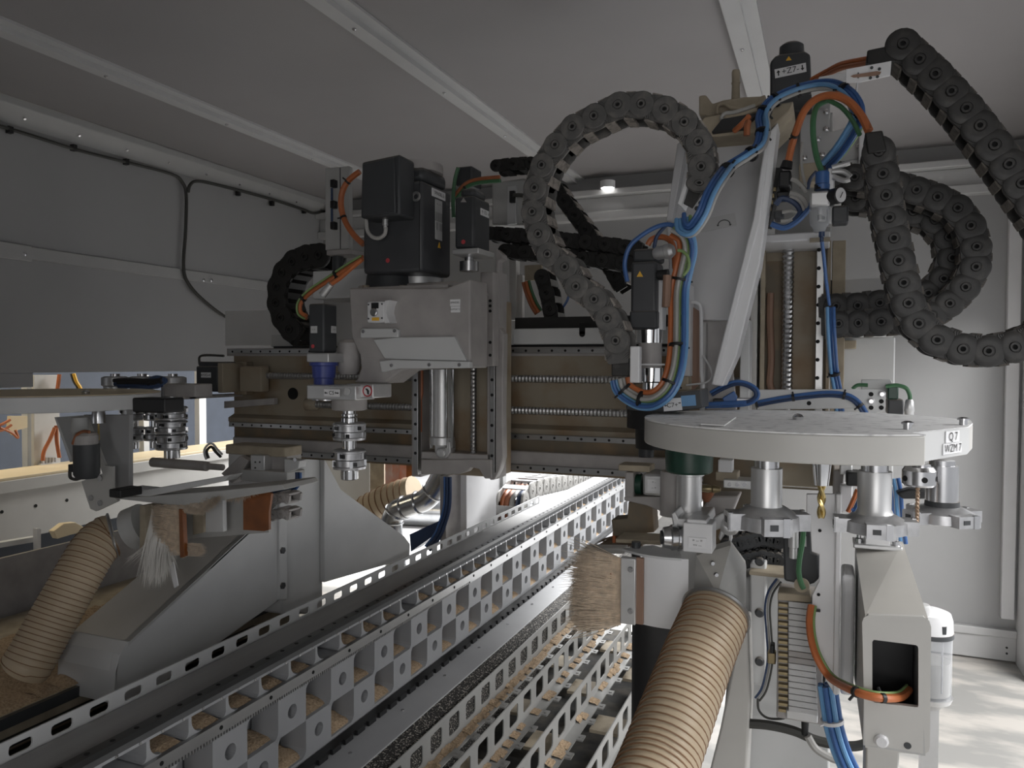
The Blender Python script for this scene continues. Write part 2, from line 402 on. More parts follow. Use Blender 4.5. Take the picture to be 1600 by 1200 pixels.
# smooth top table and guide rail
obj('top_plate', MB().box((-2.03, Y0, ZRB-.001), (BX-.052, Y1, ZRB+.006)), 'bed_top', bed, .002)
rail = obj('guide_rail', MB().prism([(BX-.036, Y0, ZRB), (BX-.03, Y0, ZRB+.014), (BX-.036, Y0, ZR), (BX+.0, Y0, ZR), (BX-.006, Y0, ZRB+.014), (BX, Y0, ZRB)], (0, Y1-Y0, 0)), 'rail_dark', bed)
mb = MB()
for k in range(int((Y1-Y0)/.08)): mb.lathe((BX-.018, Y0+.04+k*.08, ZR), (0, 0, 1), [(.0075, 0), (.0075, .0012)], 10)
obj('bolt_hole', mb, 'hole', rail, kind='stuff')
mb = MB()
for k in range(int((Y1-Y0)/.08)): mb.lathe((BX-.006, Y0+.04+k*.08, ZRB-.006), (1, 0, 0), [(.005, 0), (.005, .004)], 8)
obj('screw', mb, 'steel', rail, kind='stuff')
# toothed rack under the upper pockets
mb = MB().box((BX-.006, Y0, ZKB+.018), (BX+.012, Y1, ZK))
for k in range(int(2.4/.0125)): mb.box((BX-.004, Y0+.3+k*.0125, ZKB+.006), (BX+.011, Y0+.306+k*.0125, ZKB+.018))
mb.box((BX-.006, Y0+2.7, ZKB+.006), (BX+.010, Y1, ZKB+.018))
rk = obj('gear_rack', mb, 'rail', bed)
mb = MB()
for k in range(int((Y1-Y0)/.24)): mb.lathe((BX+.012, Y0+.1+k*.24, (ZK+ZKB+.018)/2), (1, 0, 0), [(.007, 0), (.007, .002)], 10)
obj('bolt_hole', mb, 'hole', rk, kind='stuff')
# checker tiles with round holes
def tile_mesh():
    mb = MB(); W, H, D = PIT, ZKB-ZM, .12; n = 16; r = .026
    c = [(0, W/2+r*math.cos(2*math.pi*i/n+math.pi/4+math.pi), H/2+r*math.sin(2*math.pi*i/n+math.pi/4+math.pi)) for i in range(n)]
    o = []
    for k in range(4):
        a = [(0, 0, 0), (0, W, 0), (0, W, H), (0, 0, H)]
        for j in range(4): o.append(tuple(a[k][q]+(a[(k+1) % 4][q]-a[k][q])*j/4 for q in range(3)))
    vs = o+c+[(-.115, y, z) for _, y, z in c]
    fs = [(i, (i+1) % n, n+(i+1) % n, n+i) for i in range(n)]+[(n+i, n+(i+1) % n, 2*n+(i+1) % n, 2*n+i) for i in range(n)]+[tuple(range(2*n, 3*n))]
    mb.add(vs, fs)
    mb.add([(0, 0, 0), (0, W, 0), (0, W, H), (0, 0, H), (-D, 0, 0), (-D, W, 0), (-D, W, H), (-D, 0, H)], [(0, 1, 5, 4), (1, 2, 6, 5), (2, 3, 7, 6), (3, 0, 4, 7)])
    # rounded throat in the corner of the neighbouring pocket
    for (y, z, sy, sz) in ((0, 0, -1, 1), (W, H, 1, -1)):
        f = .028; pts = [(0, y, z)]+[(0, y+sy*f*(1-math.sin(a)), z+sz*f*(1-math.cos(a))) for a in [math.pi/2*q/4 for q in range(5)]]
        mb.prism(pts, (-D, 0, 0))
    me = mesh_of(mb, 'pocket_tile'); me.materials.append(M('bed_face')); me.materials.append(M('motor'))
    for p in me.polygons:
        if len(p.vertices) == n: p.material_index = 1  # hole floors coloured dark for the shade inside
    return me
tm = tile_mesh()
chips = MB()
def mound(mb, x0, x1, y0, y1, z, h):
    n, m = 5, 7; o = []
    for i in range(n):
        for j in range(m):
            u, v = i/(n-1), j/(m-1)
            hh = h*(1-u)**.8*(0.55+.45*math.sin(math.pi*min(1, v*1.1)))*random.uniform(.6, 1.1)+(.004 if u < 1 else 0)
            o.append((x0+(x1-x0)*u, y0+(y1-y0)*v, z+hh))
    mb.add(o, [(i*m+j, (i+1)*m+j, (i+1)*m+j+1, i*m+j+1) for i in range(n-1) for j in range(m-1)])
for k in range(NC):
    for row in (0, 1):
        z = ZM if row == 0 else ZB; y = Y0+k*PIT
        if (k+row) % 2 == 1:
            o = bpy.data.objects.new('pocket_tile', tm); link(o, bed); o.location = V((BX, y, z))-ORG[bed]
        else:
            mound(chips, -1.925, BX-.012, y+.004, y+PIT-.004, z, random.uniform(.02, .075))
# curved ribs between the upper pockets, with a sloped back sheet
zt_ = ZRB-.012; prof = [(-.006, zt_), (.006, zt_)]+[(.052-.046*math.cos(q), ZK+.046-.046*math.sin(q)) for q in [math.pi/2*j/6 for j in range(7)]]+[(-.022+.016*math.sin(q), ZK+.016-.016*math.cos(q)) for q in [math.pi/2*j/3 for j in range(4)]]
mb = MB().prism([(-.004, y, z) for y, z in prof], (-.10, 0, 0)); rm = mesh_of(mb, 'pocket_rib'); rm.materials.append(M('bed_face'))
for k in range(NC):
    o = bpy.data.objects.new('pocket_rib', rm); link(o, bed); o.location = V((BX, Y0+k*PIT+.07, 0))-V((ORG[bed].x, ORG[bed].y, ORG[bed].z))
    if random.random() < .75: mound(chips, -1.925, BX-.012, Y0+k*PIT+.08, Y0+k*PIT+.2, ZK-.003, random.uniform(.01, .035))
obj('chip_pile', chips, 'chips', bed, kind='stuff', smooth=False)
# slotted guard plate behind the bed
def slotted(name, label, X, z0, z1, y0, y1, pitch, wfrac, mt, hz=(.22, .78), th=.006, flange=None, tabs=0., group=None):
    t = thing(name, label, 'guard plate', (X, (y0+y1)/2, z0), group)
    H = z1-z0; n = int((y1-y0)/pitch); za, zb = z0+H*hz[0], z0+H*hz[1]
    mb = MB().box((X-th, y0, z0), (X, y1, za)).box((X-th, y0, zb), (X, y1, z1))
    for k in range(n+1):
        a = y0+k*pitch; b = min(a+pitch*(1-wfrac), y1); mb.box((X-th, a, za), (X, b, zb))
        if b < y1:      # rounded slot corners
            r = min(.014, (zb-za)*.3); c = a+pitch
            for (yy, z_, sy, sz) in ((b, za, 1, 1), (b, zb, 1, -1), (c, za, -1, 1), (c, zb, -1, -1)):
                mb.prism([(X, yy, z_), (X, yy+sy*r, z_), (X, yy+sy*r*.3, z_+sz*r*.3), (X, yy, z_+sz*r)], (-th, 0, 0))
    obj('sheet', mb, mt, t)
    if flange:
        obj('foot_flange', MB().box((X, y0, z0), (X+flange, y1, z0+.005)), mt, t)
    if tabs:
        tb = MB()
        for k in range(n): tb.box((X+flange, y0+k*pitch, z0-.002), (X+flange+tabs, y0+k*pitch+pitch*.3, z0+.005)); tb.lathe((X+flange+tabs*.5, y0+k*pitch+pitch*.15, z0+.005), (0, 0, 1), [(.008, 0), (.008, .004)], 8)
        obj('tab_row', tb, mt, t)
    return t
slotted('slotted_guard', 'low slotted sheet guard along the back of the machine bed', -2.05, zz(-1.13), zz(-1.035), Y0, 5.6, .125, .55, 'paint', (.5, .83))
# black notched strip and lower ledge
ld = thing('side_ledge', 'smooth light grey ledge with black rubber belt beside the machine bed', 'ledge', (-1.62, 4, .05))
mb = MB().box((-1.79, Y0, zz(-1.515)), (-1.755, Y1, zz(-1.50)))
for k in range(int((5.6-Y0)/.085)): mb.box((-1.755, Y0+k*.085, zz(-1.518)), (-1.742, Y0+k*.085+.055, zz(-1.498)))
obj('notched_strip', mb, 'black', ld)
obj('ledge_plate', MB().box((-1.785, Y0, .05), (-1.59, Y1, zz(-1.52))), 'bed_face', ld, .004)
obj('rubber_belt', MB().box((-1.595, Y0, .05), (-1.486, Y1, zz(-1.524))), 'belt', ld)
mb = MB()
for k in range(22): mb.lathe((-1.69, Y0+.2+k*.4, zz(-1.52)), (0, 0, 1), [(.008, 0), (.008, .004)], 8)
obj('screw', mb, 'steel', ld, kind='stuff')
lbs = ['slotted cable trough plate edging the black rubber belt', 'second slotted trough plate counted from the rubber belt', 'third slotted trough plate counted from the rubber belt', 'slotted trough plate standing beside the black round post']
for X, lb in zip((-1.478, -1.265, -1.04, -.80), lbs):
    slotted('trough_plate', lb, X, zz(-1.655), zz(-1.505), 1.35, 4.9, .167, .6, 'trough', (.27, .82), .005, .05, .028, 'slotted trough plates')
tr = MB().box((-1.478, 1.3, .05), (-.75, 5.0, .09))
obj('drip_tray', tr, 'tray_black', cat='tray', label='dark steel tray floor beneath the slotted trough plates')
cr = thing('cross_members', 'row of grey cross members dusted with chips between trough plates', 'crossbar', (-1.1, 3, .12))
for X0, X1 in ((-1.42, -1.272), (-1.21, -1.047), (-.985, -.807)):
    for k in range(6):
        y = 1.5+k*.62+(X0*7.3 % .4); mb = MB().box((X0, y, zz(-1.70)), (X1, y+.16, zz(-1.685))); obj('crossbar', mb, 'wood_dust', cr)
ch = MB()
for X in (-1.478, -1.265, -1.04):
    for k in range(80):
        if X > -1.4 and random.random() < .55: continue
        y = 1.4+k*.042; mound(ch, X+.001, X+random.uniform(.02, .047), y, y+.06, zz(-1.6494), random.uniform(.003, .02))
obj('chip_litter', ch, 'chips', cat='wood chips', label='wood chips lying along the feet of the slotted plates', kind='stuff', smooth=False)
# ledges left of the bed with chips
lg = thing('chip_ledge', 'long ledge covered in tan sawdust at the foot of left hose', 'ledge', (-2.9, 2.4, .05))
p = Xp(0, 1065, -2.75)
obj('ledge_plate', MB().box((-3.6, 1.0, .05), (-2.62, 3.3, zz(-1.22))), 'wood_dust', lg)
obj('ledge_lip', MB().box((-2.66, 1.0, zz(-1.27)), (-2.60, 3.3, zz(-1.23))), 'motor', lg)
for k in range(3): obj('black_rail', MB().box((-2.60, 1.0, zz(-1.32-k*.05)), (-2.56, 3.0, zz(-1.30-k*.05))), 'black', lg)
mb = MB()
for i in range(26):
    for j in range(8): mound(mb, -3.3+j*.085, -3.2+j*.085, 1.1+i*.08, 1.2+i*.08, zz(-1.2195), random.uniform(.004, .025))
obj('sawdust', mb, 'chips', lg, kind='stuff', smooth=False)
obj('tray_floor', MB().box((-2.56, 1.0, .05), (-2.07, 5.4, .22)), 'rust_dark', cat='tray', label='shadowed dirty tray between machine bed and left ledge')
# ------------------------------------------------------------------ gantry columns
gc = thing('gantry_column', 'grey gantry column with long triangular foot resting behind the bed', 'column', (-2.5, 3.2, .3))
GX = -2.45
obj('post', MB().prism([Xp(x, y, GX) for x, y in ((441, 705), (505, 705), (505, 960), (441, 960))], (-.34, 0, 0)), 'paint', gc, .012)
foot = [(441, 768), (432, 790), (200, 1005), (186, 1025), (180, 1050), (180, 1096), (215, 1096), (300, 1035), (436, 938), (441, 936)]
obj('foot_plate', MB().plX(foot, GX+.03, .035), 'paint', gc, .004)
tp = [Xp(x, y, GX+.03) for x, y in ((432, 790), (200, 1005), (186, 1025))]
mb = MB().prism([tp[0], tp[1], tp[1]-V((.30, 0, 0)), tp[0]-V((.30, 0, 0))], (0, 0, -.012)); obj('foot_top', mb, 'paint_dusty', gc)
pa = [Xp(x, y, GX+.03) for x, y in ((200, 1003), (188, 1022), (180, 1050), (178, 1100))]
mb = MB()
for a, b_ in zip(pa, pa[1:]): mb.prism([a, b_, b_-V((.30, 0, 0)), a-V((.30, 0, 0))], (0, .008, 0))
obj('foot_nose', mb, 'paint', gc)
obj('stiffener', MB().plX([(437, 775), (449, 775), (449, 938), (437, 938)], GX+.045, .02), 'paint', gc, .005)
mb = MB()
for y in (860, 915): mb.lathe(Xp(441, y, GX+.045), (1, 0, 0), [(.017, 0), (.017, .008)], 6)
obj('bolt', mb, 'motor', gc)
rear = [(507, 735), (535, 748), (640, 848), (641, 868), (640, 876), (507, 908)]
obj('rear_gusset', MB().plX([(507, 716), (507, 910), (640, 872), (641, 850), (632, 838), (533, 765)], GX+.03, .03), 'paint', gc, .004)
c2 = thing('support_column', 'pale support column with tall side panels standing far behind the bed', 'column', (-2.6, 4.7, .3))
obj('side_panel', MB().plX([(697, 745), (728, 735), (728, 905), (697, 905)], -2.5, .05), 'cast', c2, .004)
obj('front_panel', MB().plX([(729, 728), (745, 726), (765, 738), (783, 735), (784, 850), (729, 872)], -2.42, .05), 'white', c2, .004)
obj('narrow_strip', MB().plX([(786, 738), (791, 738), (791, 810), (786, 815)], -2.40, .05), 'paint', c2)
# far ducts seen beyond the column
dk = thing('steel_duct', 'shiny galvanised duct with elbow bending down behind the gusset', 'duct', (-3.4, 6.0, .2))
P = spline([Yp(x, y, 5.2) for x, y in ((712, 690), (690, 745), (668, 778), (640, 790), (618, 800), (612, 830), (622, 905))], 6)
obj('pipe', MB().tube(P, .085, 20), 'galv', dk)
mb = MB()
for i in (10, 15, 20, 24, 28): mb.torus(P[i], P[i+1]-P[i], .087, .008)
obj('joint_ring', mb, 'galv', dk)
P = resample([Yp(x, y, 5.455) for x, y in ((540, 838), (562, 808), (590, 790), (618, 778), (650, 768))], .03)
bh = thing('beige_flex_hose', 'cream ribbed flexible hose bending behind the gantry gusset', 'hose', P[0])
obj('sleeve', MB().tube(P, .13, 22, rf=lambda i: .13+.004*(i % 2)), 'hose', bh)
for i in range(1, len(P)-1, 2): obj('rib_ring', MB().torus(P[i], P[i+1]-P[i-1], .133, .006, 24, 5), 'hose_rib', bh)
cu = thing('strip_curtain', 'orange and clear plastic strip curtain hanging in the far opening', 'curtain', Yp(625, 790, WY-.02))
for k in range(4):
    x0 = 602+k*11; obj('curtain_strip', MB().bxY(x0, 640, x0+12, 786, WY-.03-(k % 2)*.012, .004), 'amber' if k == 3 else 'curtain', cu)
obj('brush_curtain', MB().bxY(578, 640, 600, 790, WY-.02, .02), 'wood_dust', cat='curtain', label='narrow tan brush strip hanging beside the orange strip curtain')
obj('far_panel', MB().bxY(440, 640, 577, 800, WY-.02, .02), 'paint', cat='panel', label='flat grey panel behind the tool hanging from the spindle')
# far energy chain beside the bed and blue hose
# ------------------------------------------------------------------ energy chains
LINKS = {}
def link_meshes(h, p, wd, mt, barmt):
    key = (round(h, 3), round(p, 3), round(wd, 3), mt)
    if key in LINKS: return LINKS[key]
    mb = MB(); t = .012
    for s in (-1, 1):
        y = s*wd/2; n = 18; R = .5*h
        out = [(R*math.cos(a), R*math.sin(a)) for a in [math.pi/2+math.pi*i/(n-1) for i in range(n)]]+[(p*.55, -.46*h), (p*.9, -.38*h), (p*.9, .38*h), (p*.55, .46*h)]
        mb.prism([(x, y-s*t*.5, z) for x, z in out], (0, s*t, 0))
        mb.lathe((0, y+s*t*.5, 0), (0, s, 0), [(.49*h, 0), (.49*h, .004), (.45*h, .006), (.30*h, .0065), (.19*h, .0065), (.19*h, .003), (.16*h, .003), (.14*h, .009), (.08*h, .009), (.08*h, .002)], 18, cap=False)
        for k in range(3):
            for q in (-1, 1): mb.obox((p*(.52+.09*k), y+s*t*.6, q*.34*h), (.012*p, 0, q*.03*h), (0, .004, 0), (-.07*p*q, 0, .10*h*q))
    bars = MB()
    for q in (-1, 1):
        bars.box((p*.32, -wd/2, q*.47*h-.004), (p*.72, wd/2, q*.47*h+.004)); bars.box((p*.42, -wd/2+.01, q*.40*h-.004), (p*.62, wd/2-.01, q*.40*h+.004))
    pin = MB()
    for s in (-1, 1): pin.lathe((0, s*(wd/2+t*.5), 0), (0, s, 0), [(.075*h, 0), (.075*h, .003)], 10)
    nf = len(mb.f); mb.add(bars.v, bars.f); nb = len(mb.f); mb.add(pin.v, pin.f)
    me = bpy.data.meshes.new('chain_link'); me.from_pydata([tuple(v) for v in mb.v], [], mb.f)
    for m_ in (mt, barmt, 'hole'): me.materials.append(M(m_))
    me.polygons.foreach_set('material_index', [0 if i < nf else 1 if i < nb else 2 for i in range(len(mb.f))])
    me.polygons.foreach_set('use_smooth', [True]*len(me.polygons)); me.set_sharp_from_angle(angle=math.radians(32))
    bm = bmesh.new(); bm.from_mesh(me); bmesh.ops.recalc_face_normals(bm, faces=bm.faces); bm.to_mesh(me); bm.free()
    LINKS[key] = me; return me
def chain(label, joints, h, wd, axis=(0, 1, 0), mt='chain', barmt='chain_bar_dark', pins=True, name='energy_chain', group='energy chains'):
    J = [V(j) for j in joints]; axis = V(axis).normalized()
    t = thing(name, label, 'cable chain', J[-1], group); p = sum((b-a).length for a, b in zip(J, J[1:]))/(len(J)-1)
    me = link_meshes(h, p, wd, mt, barmt)
    for a, b in zip(J, J[1:]):
        x = b-a; L = x.length; x.normalize(); y = (axis-x*axis.dot(x)).normalized(); z = x.cross(y); k = L/p
        mw = Mx(((x.x*k, y.x, z.x, a.x-J[-1].x), (x.y*k, y.y, z.y, a.y-J[-1].y), (x.z*k, y.z, z.z, a.z-J[-1].z), (0, 0, 0, 1)))
        o = bpy.data.objects.new('chain_link', me); link(o, t); o.matrix_local = mw; ORG[o] = J[-1]
    return t
def jy(px, Y): return [Yp(x, y, Y) for x, y in px]
loopJ = [(1097, 292), (1100, 267), (1095.5, 229), (1074, 199), (1044, 179), (1008, 171), (972, 172), (935.5, 189), (902.5, 205.5), (876, 233), (855.5, 264), (844.5, 299), (841, 335.5), (850, 369.5), (864.5, 400.5), (891, 420), (908, 450), (936, 469.5), (956, 499), (969, 533), (972, 572)]
loopP = jy(loopJ, 2.1)
loop = chain('dusty grey cable chain arching in an open loop above small servo motor', loopP, .072, .075, mt='chain_grey', barmt='chain_bar')
# cables inside the loop
cables(loop, loopP, [('blue_light', .006, -.012, .0), ('orange', .007, .01, .012), ('cable_grey', .007, .012, -.014)], 6, 4, 'inner_cable')
obj('end_bracket', MB().plY([(1059, 318), (1073, 278), (1078, 280), (1064, 322)], 2.06, .08), 'white', loop)
mb = MB().plY([(1064, 316), (1078, 284), (1098, 296), (1083, 326)], 2.08, .012); obj('end_frame', mb, 'chain', loop)
obj('comb_strip', MB().plY([(1082, 326), (1106, 292), (1113, 298), (1090, 336)], 2.04, .02), 'label_grey', loop)
mb = MB()
for k in range(4): mb.lathe(Yp(1089+k*6, 326-k*8.5, 2.035), (0, -1, 0), [(.006, 0), (.006, .004)], 10)
obj('comb_hole', mb, 'black', loop)
obj('end_box', MB().bxY(955, 555, 983, 588, 2.08, .09), 'chain', loop, .004)
obj('end_plate', MB().bxY(984, 541, 999, 598, 2.04, .03), 'white', loop, .003)
topJ = [(1358, 88), (1375, 85), (1407.7, 81), (1433, 104.4), (1457, 127), (1481.5, 153.4), (1504, 179), (1525, 205.7), (1547, 235), (1569, 264.5), (1589, 293.4), (1609, 322), (1629, 351), (1650, 382)]
ct = chain('black cable chain dropping steeply from the slotted white bracket', jy(topJ[2:], 2.25), .082, .085)
obj('end_box', MB().plY([(1355, 78), (1398, 69), (1401, 97), (1354, 100)], 2.2, .1), 'chain_dark', ct, .004)
hangJ = [(1363, 215), (1371, 245), (1377, 279), (1382, 312), (1387, 346), (1394, 377), (1401, 411), (1409, 445), (1416, 476), (1432, 507), (1460, 532), (1499, 546), (1538, 549), (1578, 543), (1611, 530), (1640, 512)]
ch_ = chain('black cable chain hanging down and sweeping in a wide bottom bow', jy(hangJ[1:], 2.12), .076, .08)
obj('end_box', MB().plY([(1351, 207), (1379, 203), (1386, 236), (1356, 240)], 2.06, .1), 'chain_dark', ch_, .004)
out_ = [(1300, 276), (1334, 282), (1368, 287), (1400, 294), (1429, 302), (1461, 313), (1492, 330), (1512, 357), (1521, 389), (1520, 420), (1504, 451), (1480, 476), (1452, 494), (1414, 502), (1375, 504), (1340, 506), (1310, 507), (1280, 508)]
chain('outer of two nested black cable chains bent in a sideways U', jy(out_, 2.62), .082, .08)
inn = [(1336, 314), (1368, 317), (1396, 324), (1424, 335), (1457, 348), (1479, 374), (1484, 406), (1471, 438), (1447, 460), (1412, 470), (1373, 475), (1339, 479), (1306, 480), (1276, 482)]
chain('inner of two nested black cable chains bent in a sideways U', jy(inn, 2.74), .084, .08)
# dark chains at the back of the gantry
hz = [(770, 367), (800, 369), (830, 371), (860, 374), (890, 377), (920, 381), (950, 384), (980, 388), (1010, 392)]
chain('horizontal black cable chain passing behind the grey loop, upper run', jy(hz, 3.25), .062, .1, mt='chain_dark', barmt='chain_dark')
chain('horizontal black cable chain passing behind the grey loop, lower run', jy([(x-4, y+25) for x, y in hz[1:]], 3.27), .062, .1, mt='chain_dark', barmt='chain_dark')
dg = resample(jy([(872, 295), (890, 322), (920, 362), (950, 408), (985, 470)], 3.45), .085)
chain('black cable chain slanting down behind the horizontal chain runs', dg, .07, .1, mt='chain_dark', barmt='chain_bar', pins=False)
dg = resample(jy([(852, 434), (862, 470), (872, 530)], 3.3), .075)
chain('short upright black cable chain beside orange connector cables', dg, .07, .09, mt='chain_dark', barmt='cable_grey', pins=False)
tk = resample(jy([(782, 263), (810, 260), (838, 259), (866, 268)], 3.3), .085)
chain('short black cable chain lying on top of the grey cabinet', tk, .055, .1, mt='chain_dark', barmt='chain_dark', pins=False)
arc = resample(jy([(512, 402), (488, 405), (466, 416), (450, 440), (446, 470), (455, 500), (474, 522), (490, 532)], 3.0), .075)
chain('dark cable chain curling behind the left servo motor', arc, .115, .12, mt='chain_dark', barmt='chain_dark', pins=False)
fc = [Xp(x, y, -2.225) for x, y in ((800, 812), (799, 795), (802, 778), (812, 766), (830, 760), (850, 756), (870, 752), (890, 748), (910, 744), (930, 740))]
fch = chain('sunlit pale cable chain running along the far side of the bed', resample(fc, .16), .14, .2, axis=(1, 0, 0), mt='cable_grey', barmt='label_grey', pins=False)
cables(fch, fc[:5], [('orange_dark', .02, .04, 0), ('blue_dark', .02, -.05, 0), ('cable_grey', .02, 0, 0), ('orange', .02, .08, 0)], 6, 4, 'inner_cable')
# ------------------------------------------------------------------ gantry beam
GY = 3.1
def gz(y): return Yp(960, y, GY).z
xl, xr = Yp(352, 600, GY).x, Yp(1290, 600, GY+.2).x-.02
gb = thing('gantry_beam', 'dusty rust stained gantry beam with twin guide rails and ball screws', 'gantry beam', ((xl+xr)/2, GY+.3, gz(745)))
obj('back_plate', MB().box((xl, GY+.06, gz(716)), (xr, GY+.5, gz(541))), 'rust', gb, .006)
obj('gap_filler', MB().box((xl+.25, GY+.07, gz(541)), (xr, GY+.45, gz(537))), 'black', gb)  # black strip filling the dark gap between white cover and rail
xc = Yp(798, 520, GY).x
fp = obj('white_cover', MB().box((xc, GY+.02, gz(537)), (xr, GY+.06, gz(511))), 'paint', gb, .004)
mb = MB().bxY(905, 505, 914, 522, GY+.018, .004); mb.lathe(Yp(909.5, 522, GY+.018), (0, 1, 0), [(Yp(914, 522, GY).x-Yp(909.5, 522, GY).x, 0), (Yp(914, 522, GY).x-Yp(909.5, 522, GY).x, .004)], 16)
obj('cable_slot', mb, 'hole', fp)
obj('cable_duct', MB().box((xc-.02, GY+.1, gz(511)), (xr, GY+.4, gz(491))), 'chain_dark', gb)
def xrail(name, y0, y1, x0, x1, Y, mt='rail', hole=.06):
    zt, zb_ = gz(y0), gz(y1)
    r = obj(name, MB().box((x0, Y, zb_), (x1, Y+.06, zt)), mt, gb, .002)
    mb = MB()
    for k in range(int((x1-x0)/hole)): mb.lathe((x0+.03+k*hole, Y, (zt+zb_)/2), (0, -1, 0), [(.0055, 0), (.0055, .001)], 10)
    obj('bolt_hole', mb, 'hole', r, kind='stuff'); return r
xrail('guide_rail', 543, 552, xl, xr, GY+.02)
obj('rail_bed', MB().box((xl-.02, GY+.035, gz(556)), (xr, GY+.07, gz(541.5))), 'cast', gb)
obj('mid_ledge', MB().prism([(xl, GY+.07, gz(668)), (xl, GY+.02, gz(676)), (xl, GY+.02, gz(684)), (xl, GY+.07, gz(688))], (xr-xl, 0, 0)), 'rust', gb)
xrail('guide_rail', 684, 693, xl+.02, xr, GY+.0)
obj('lower_ledge', MB().box((xl+.03, GY+.03, gz(716)), (xr, GY+.3, gz(693))), 'rust_dark', gb)
obj('bottom_web', MB().box((xl+.05, GY-.005, gz(735)), (xr, GY+.25, gz(712))), 'cast', gb, .006)
xrail('guide_rail', 733, 743, xl+.28, xr, GY-.02, 'rail')
obj('bottom_flange', MB().box((xl+.26, GY-.0, gz(747)), (xr, GY+.25, gz(734))), 'rust_dark', gb)
def screwX(x0, x1, Y, z, r, par, pitch=.016):
    n = 10; mb = MB(); pts = []; k = int((x1-x0)/(pitch/2))
    mb.tube([V((x0+i*(x1-x0)/k, Y, z)) for i in range(k+1)], r, n, rf=lambda i: r if i % 2 else r*.82)
    obj('ball_screw', mb, 'rail', par)
screwX(Yp(392, 592, GY-.0).x, xr, GY-.0, gz(593.5), .017, gb)
screwX(Yp(480, 640, GY-.02).x, xr, GY-.02, gz(645), .017, gb)
p = Yp(482, 640, GY-.02); obj('screw_bearing', MB().lathe((p.x-.01, GY-.02, gz(645)), (1, 0, 0), [(.03, 0), (.03, .05), (.024, .06)], 20), 'rust', gb)
p = Yp(458, 615, GY+.058); obj('round_hole', MB().lathe(p, (0, -1, 0), [(.03, 0), (.03, .004)], 24), 'hole', gb)
for a in ((365, 565, 384, 617, .05), (374, 572, 408, 612, .10)): obj('bearing_block', MB().bxY(a[0], a[1], a[2], a[3], GY-a[4]+.05, .06), 'rust', gb, .006)
obj('mount_arm', MB().plY([(350, 627), (428, 622), (428, 632), (350, 638)], GY+.0, .03), 'cast', gb, .002)
xm = thing('axis_motor', 'black axis motor with arrow label at the left end of gantry beam', 'motor', Yp(322, 612, GY-.1))
obj('body', MB().bxY(306, 572, 340, 612, GY-.14, .16), 'motor', xm, .008)
obj('top_cap', MB().bxY(310, 565, 342, 574, GY-.12, .12), 'motor', xm, .006)
obj('flange', MB().bxY(340, 567, 348, 614, GY-.14, .16), 'rust', xm, .004)
p = Yp(322, 586, GY-.141); label_plate(xm, p, (1, 0, 0), (0, 0, 1), .062, .026, [('+X5-', .018, 0, 0)], 'label', arrows=((-.024, 0, -1, 0, .012, .008), (.024, 0, 1, 0, .012, .008)))
mb = MB().lathe((Yp(348, 590, GY-.06).x, GY-.06, Yp(348, 590, GY-.06).z), (1, 0, 0), [(.026, 0), (.03, .02), (.026, .03), (.03, .05), (.024, .07)], 18); obj('coupling', mb, 'rust_dark', xm)
obj('cable', MB().tube(spline([Yp(x, y, GY-.1) for x, y in ((312, 570), (312, 558), (322, 555), (350, 556))], 5), .006, 6), 'cable_dark', xm)
obj('cover_sheet', MB().bxY(352, 485, 440, 540, 3.5, .02), 'paint', cat='panel', label='flat grey panel behind the curled dark cable chain')
obj('tilt_panel', MB().plY([(424, 523), (462, 523), (478, 540), (480, 545), (424, 542)], 3.25, .02), 'paint_dusty', cat='panel', label='small light sheet tucked under the curled dark chain')
# ------------------------------------------------------------------ left slide (vertical axis)
SY = 2.80
sl = thing('vertical_slide', 'grey vertical slide frame with guide rails and air cylinder below the spindle', 'slide', Yp(715, 745, SY+.05))
obj('back_plate', MB().bxY(648, 470, 776, 742, SY+.07, .16), 'rust', sl, .004)
def zrail(px0, px1, py0, py1, Y, par, pitch=.06):
    r = obj('guide_rail', MB().bxY(px0, py0, px1, py1, Y, .05), 'rail', par, .002)
    a = Yp((px0+px1)/2, py0, Y); b_ = Yp((px0+px1)/2, py1, Y); mb = MB()
    for k in range(int((a.z-b_.z)/pitch)): mb.lathe((a.x, Y, a.z-.03-k*pitch), (0, -1, 0), [(.0065, 0), (.0065, .001)], 10)
    obj('bolt_hole', mb, 'hole', r, kind='stuff')
zrail(645, 653, 560, 742, SY-.03, sl); zrail(765, 773, 510, 742, SY-.03, sl)
obj('rail_bed', MB().bxY(643, 560, 658, 745, SY-.005, .09), 'cast', sl, .003); obj('rail_bed', MB().bxY(761, 425, 778, 748, SY-.005, .09), 'cast', sl, .003)
obj('cheek_plate', MB().plY([(774, 388), (786, 398), (786, 405), (779, 408), (780, 512), (787, 522), (785, 640), (786, 715), (780, 735), (772, 750), (765, 750), (765, 742), (774, 738)], SY-.03, .045), 'cast', sl, .004)
obj('foot_plate', MB().plY([(658, 718), (768, 718), (768, 748), (757, 748), (748, 733), (735, 730), (728, 738), (718, 741), (658, 741)], SY-.04, .05), 'cast', sl, .004)
obj('foot_block', MB().bxY(658, 708, 762, 720, SY-.03, .1), 'cast', sl, .004)
obj('orange_tube', MB().tube([Yp(659, 578, SY), Yp(659, 615, SY), Yp(657, 625, SY), Yp(657, 675, SY)], .007, 8), 'orange_dark', sl)
cyl = obj('air_cylinder', MB().latY(691, SY-.02, [(577, 34), (681, 34), (683, 40), (694, 40), (695, 26)]), 'alu', sl)
for x in (674, 697, 707): obj('tie_rod', MB().latY(x, SY-.05, [(577, 6), (700, 6)], 10), 'chrome', sl)
mb = MB().plY([(679, 690), (703, 690), (704, 706), (697, 716), (686, 716), (679, 706)], SY-.05, .05); mb.lathe(Yp(690, 707, SY-.052), (0, -1, 0), [(.02, 0), (.02, .012), (.012, .014)], 18)
obj('clevis', mb, 'alu', sl, .003)
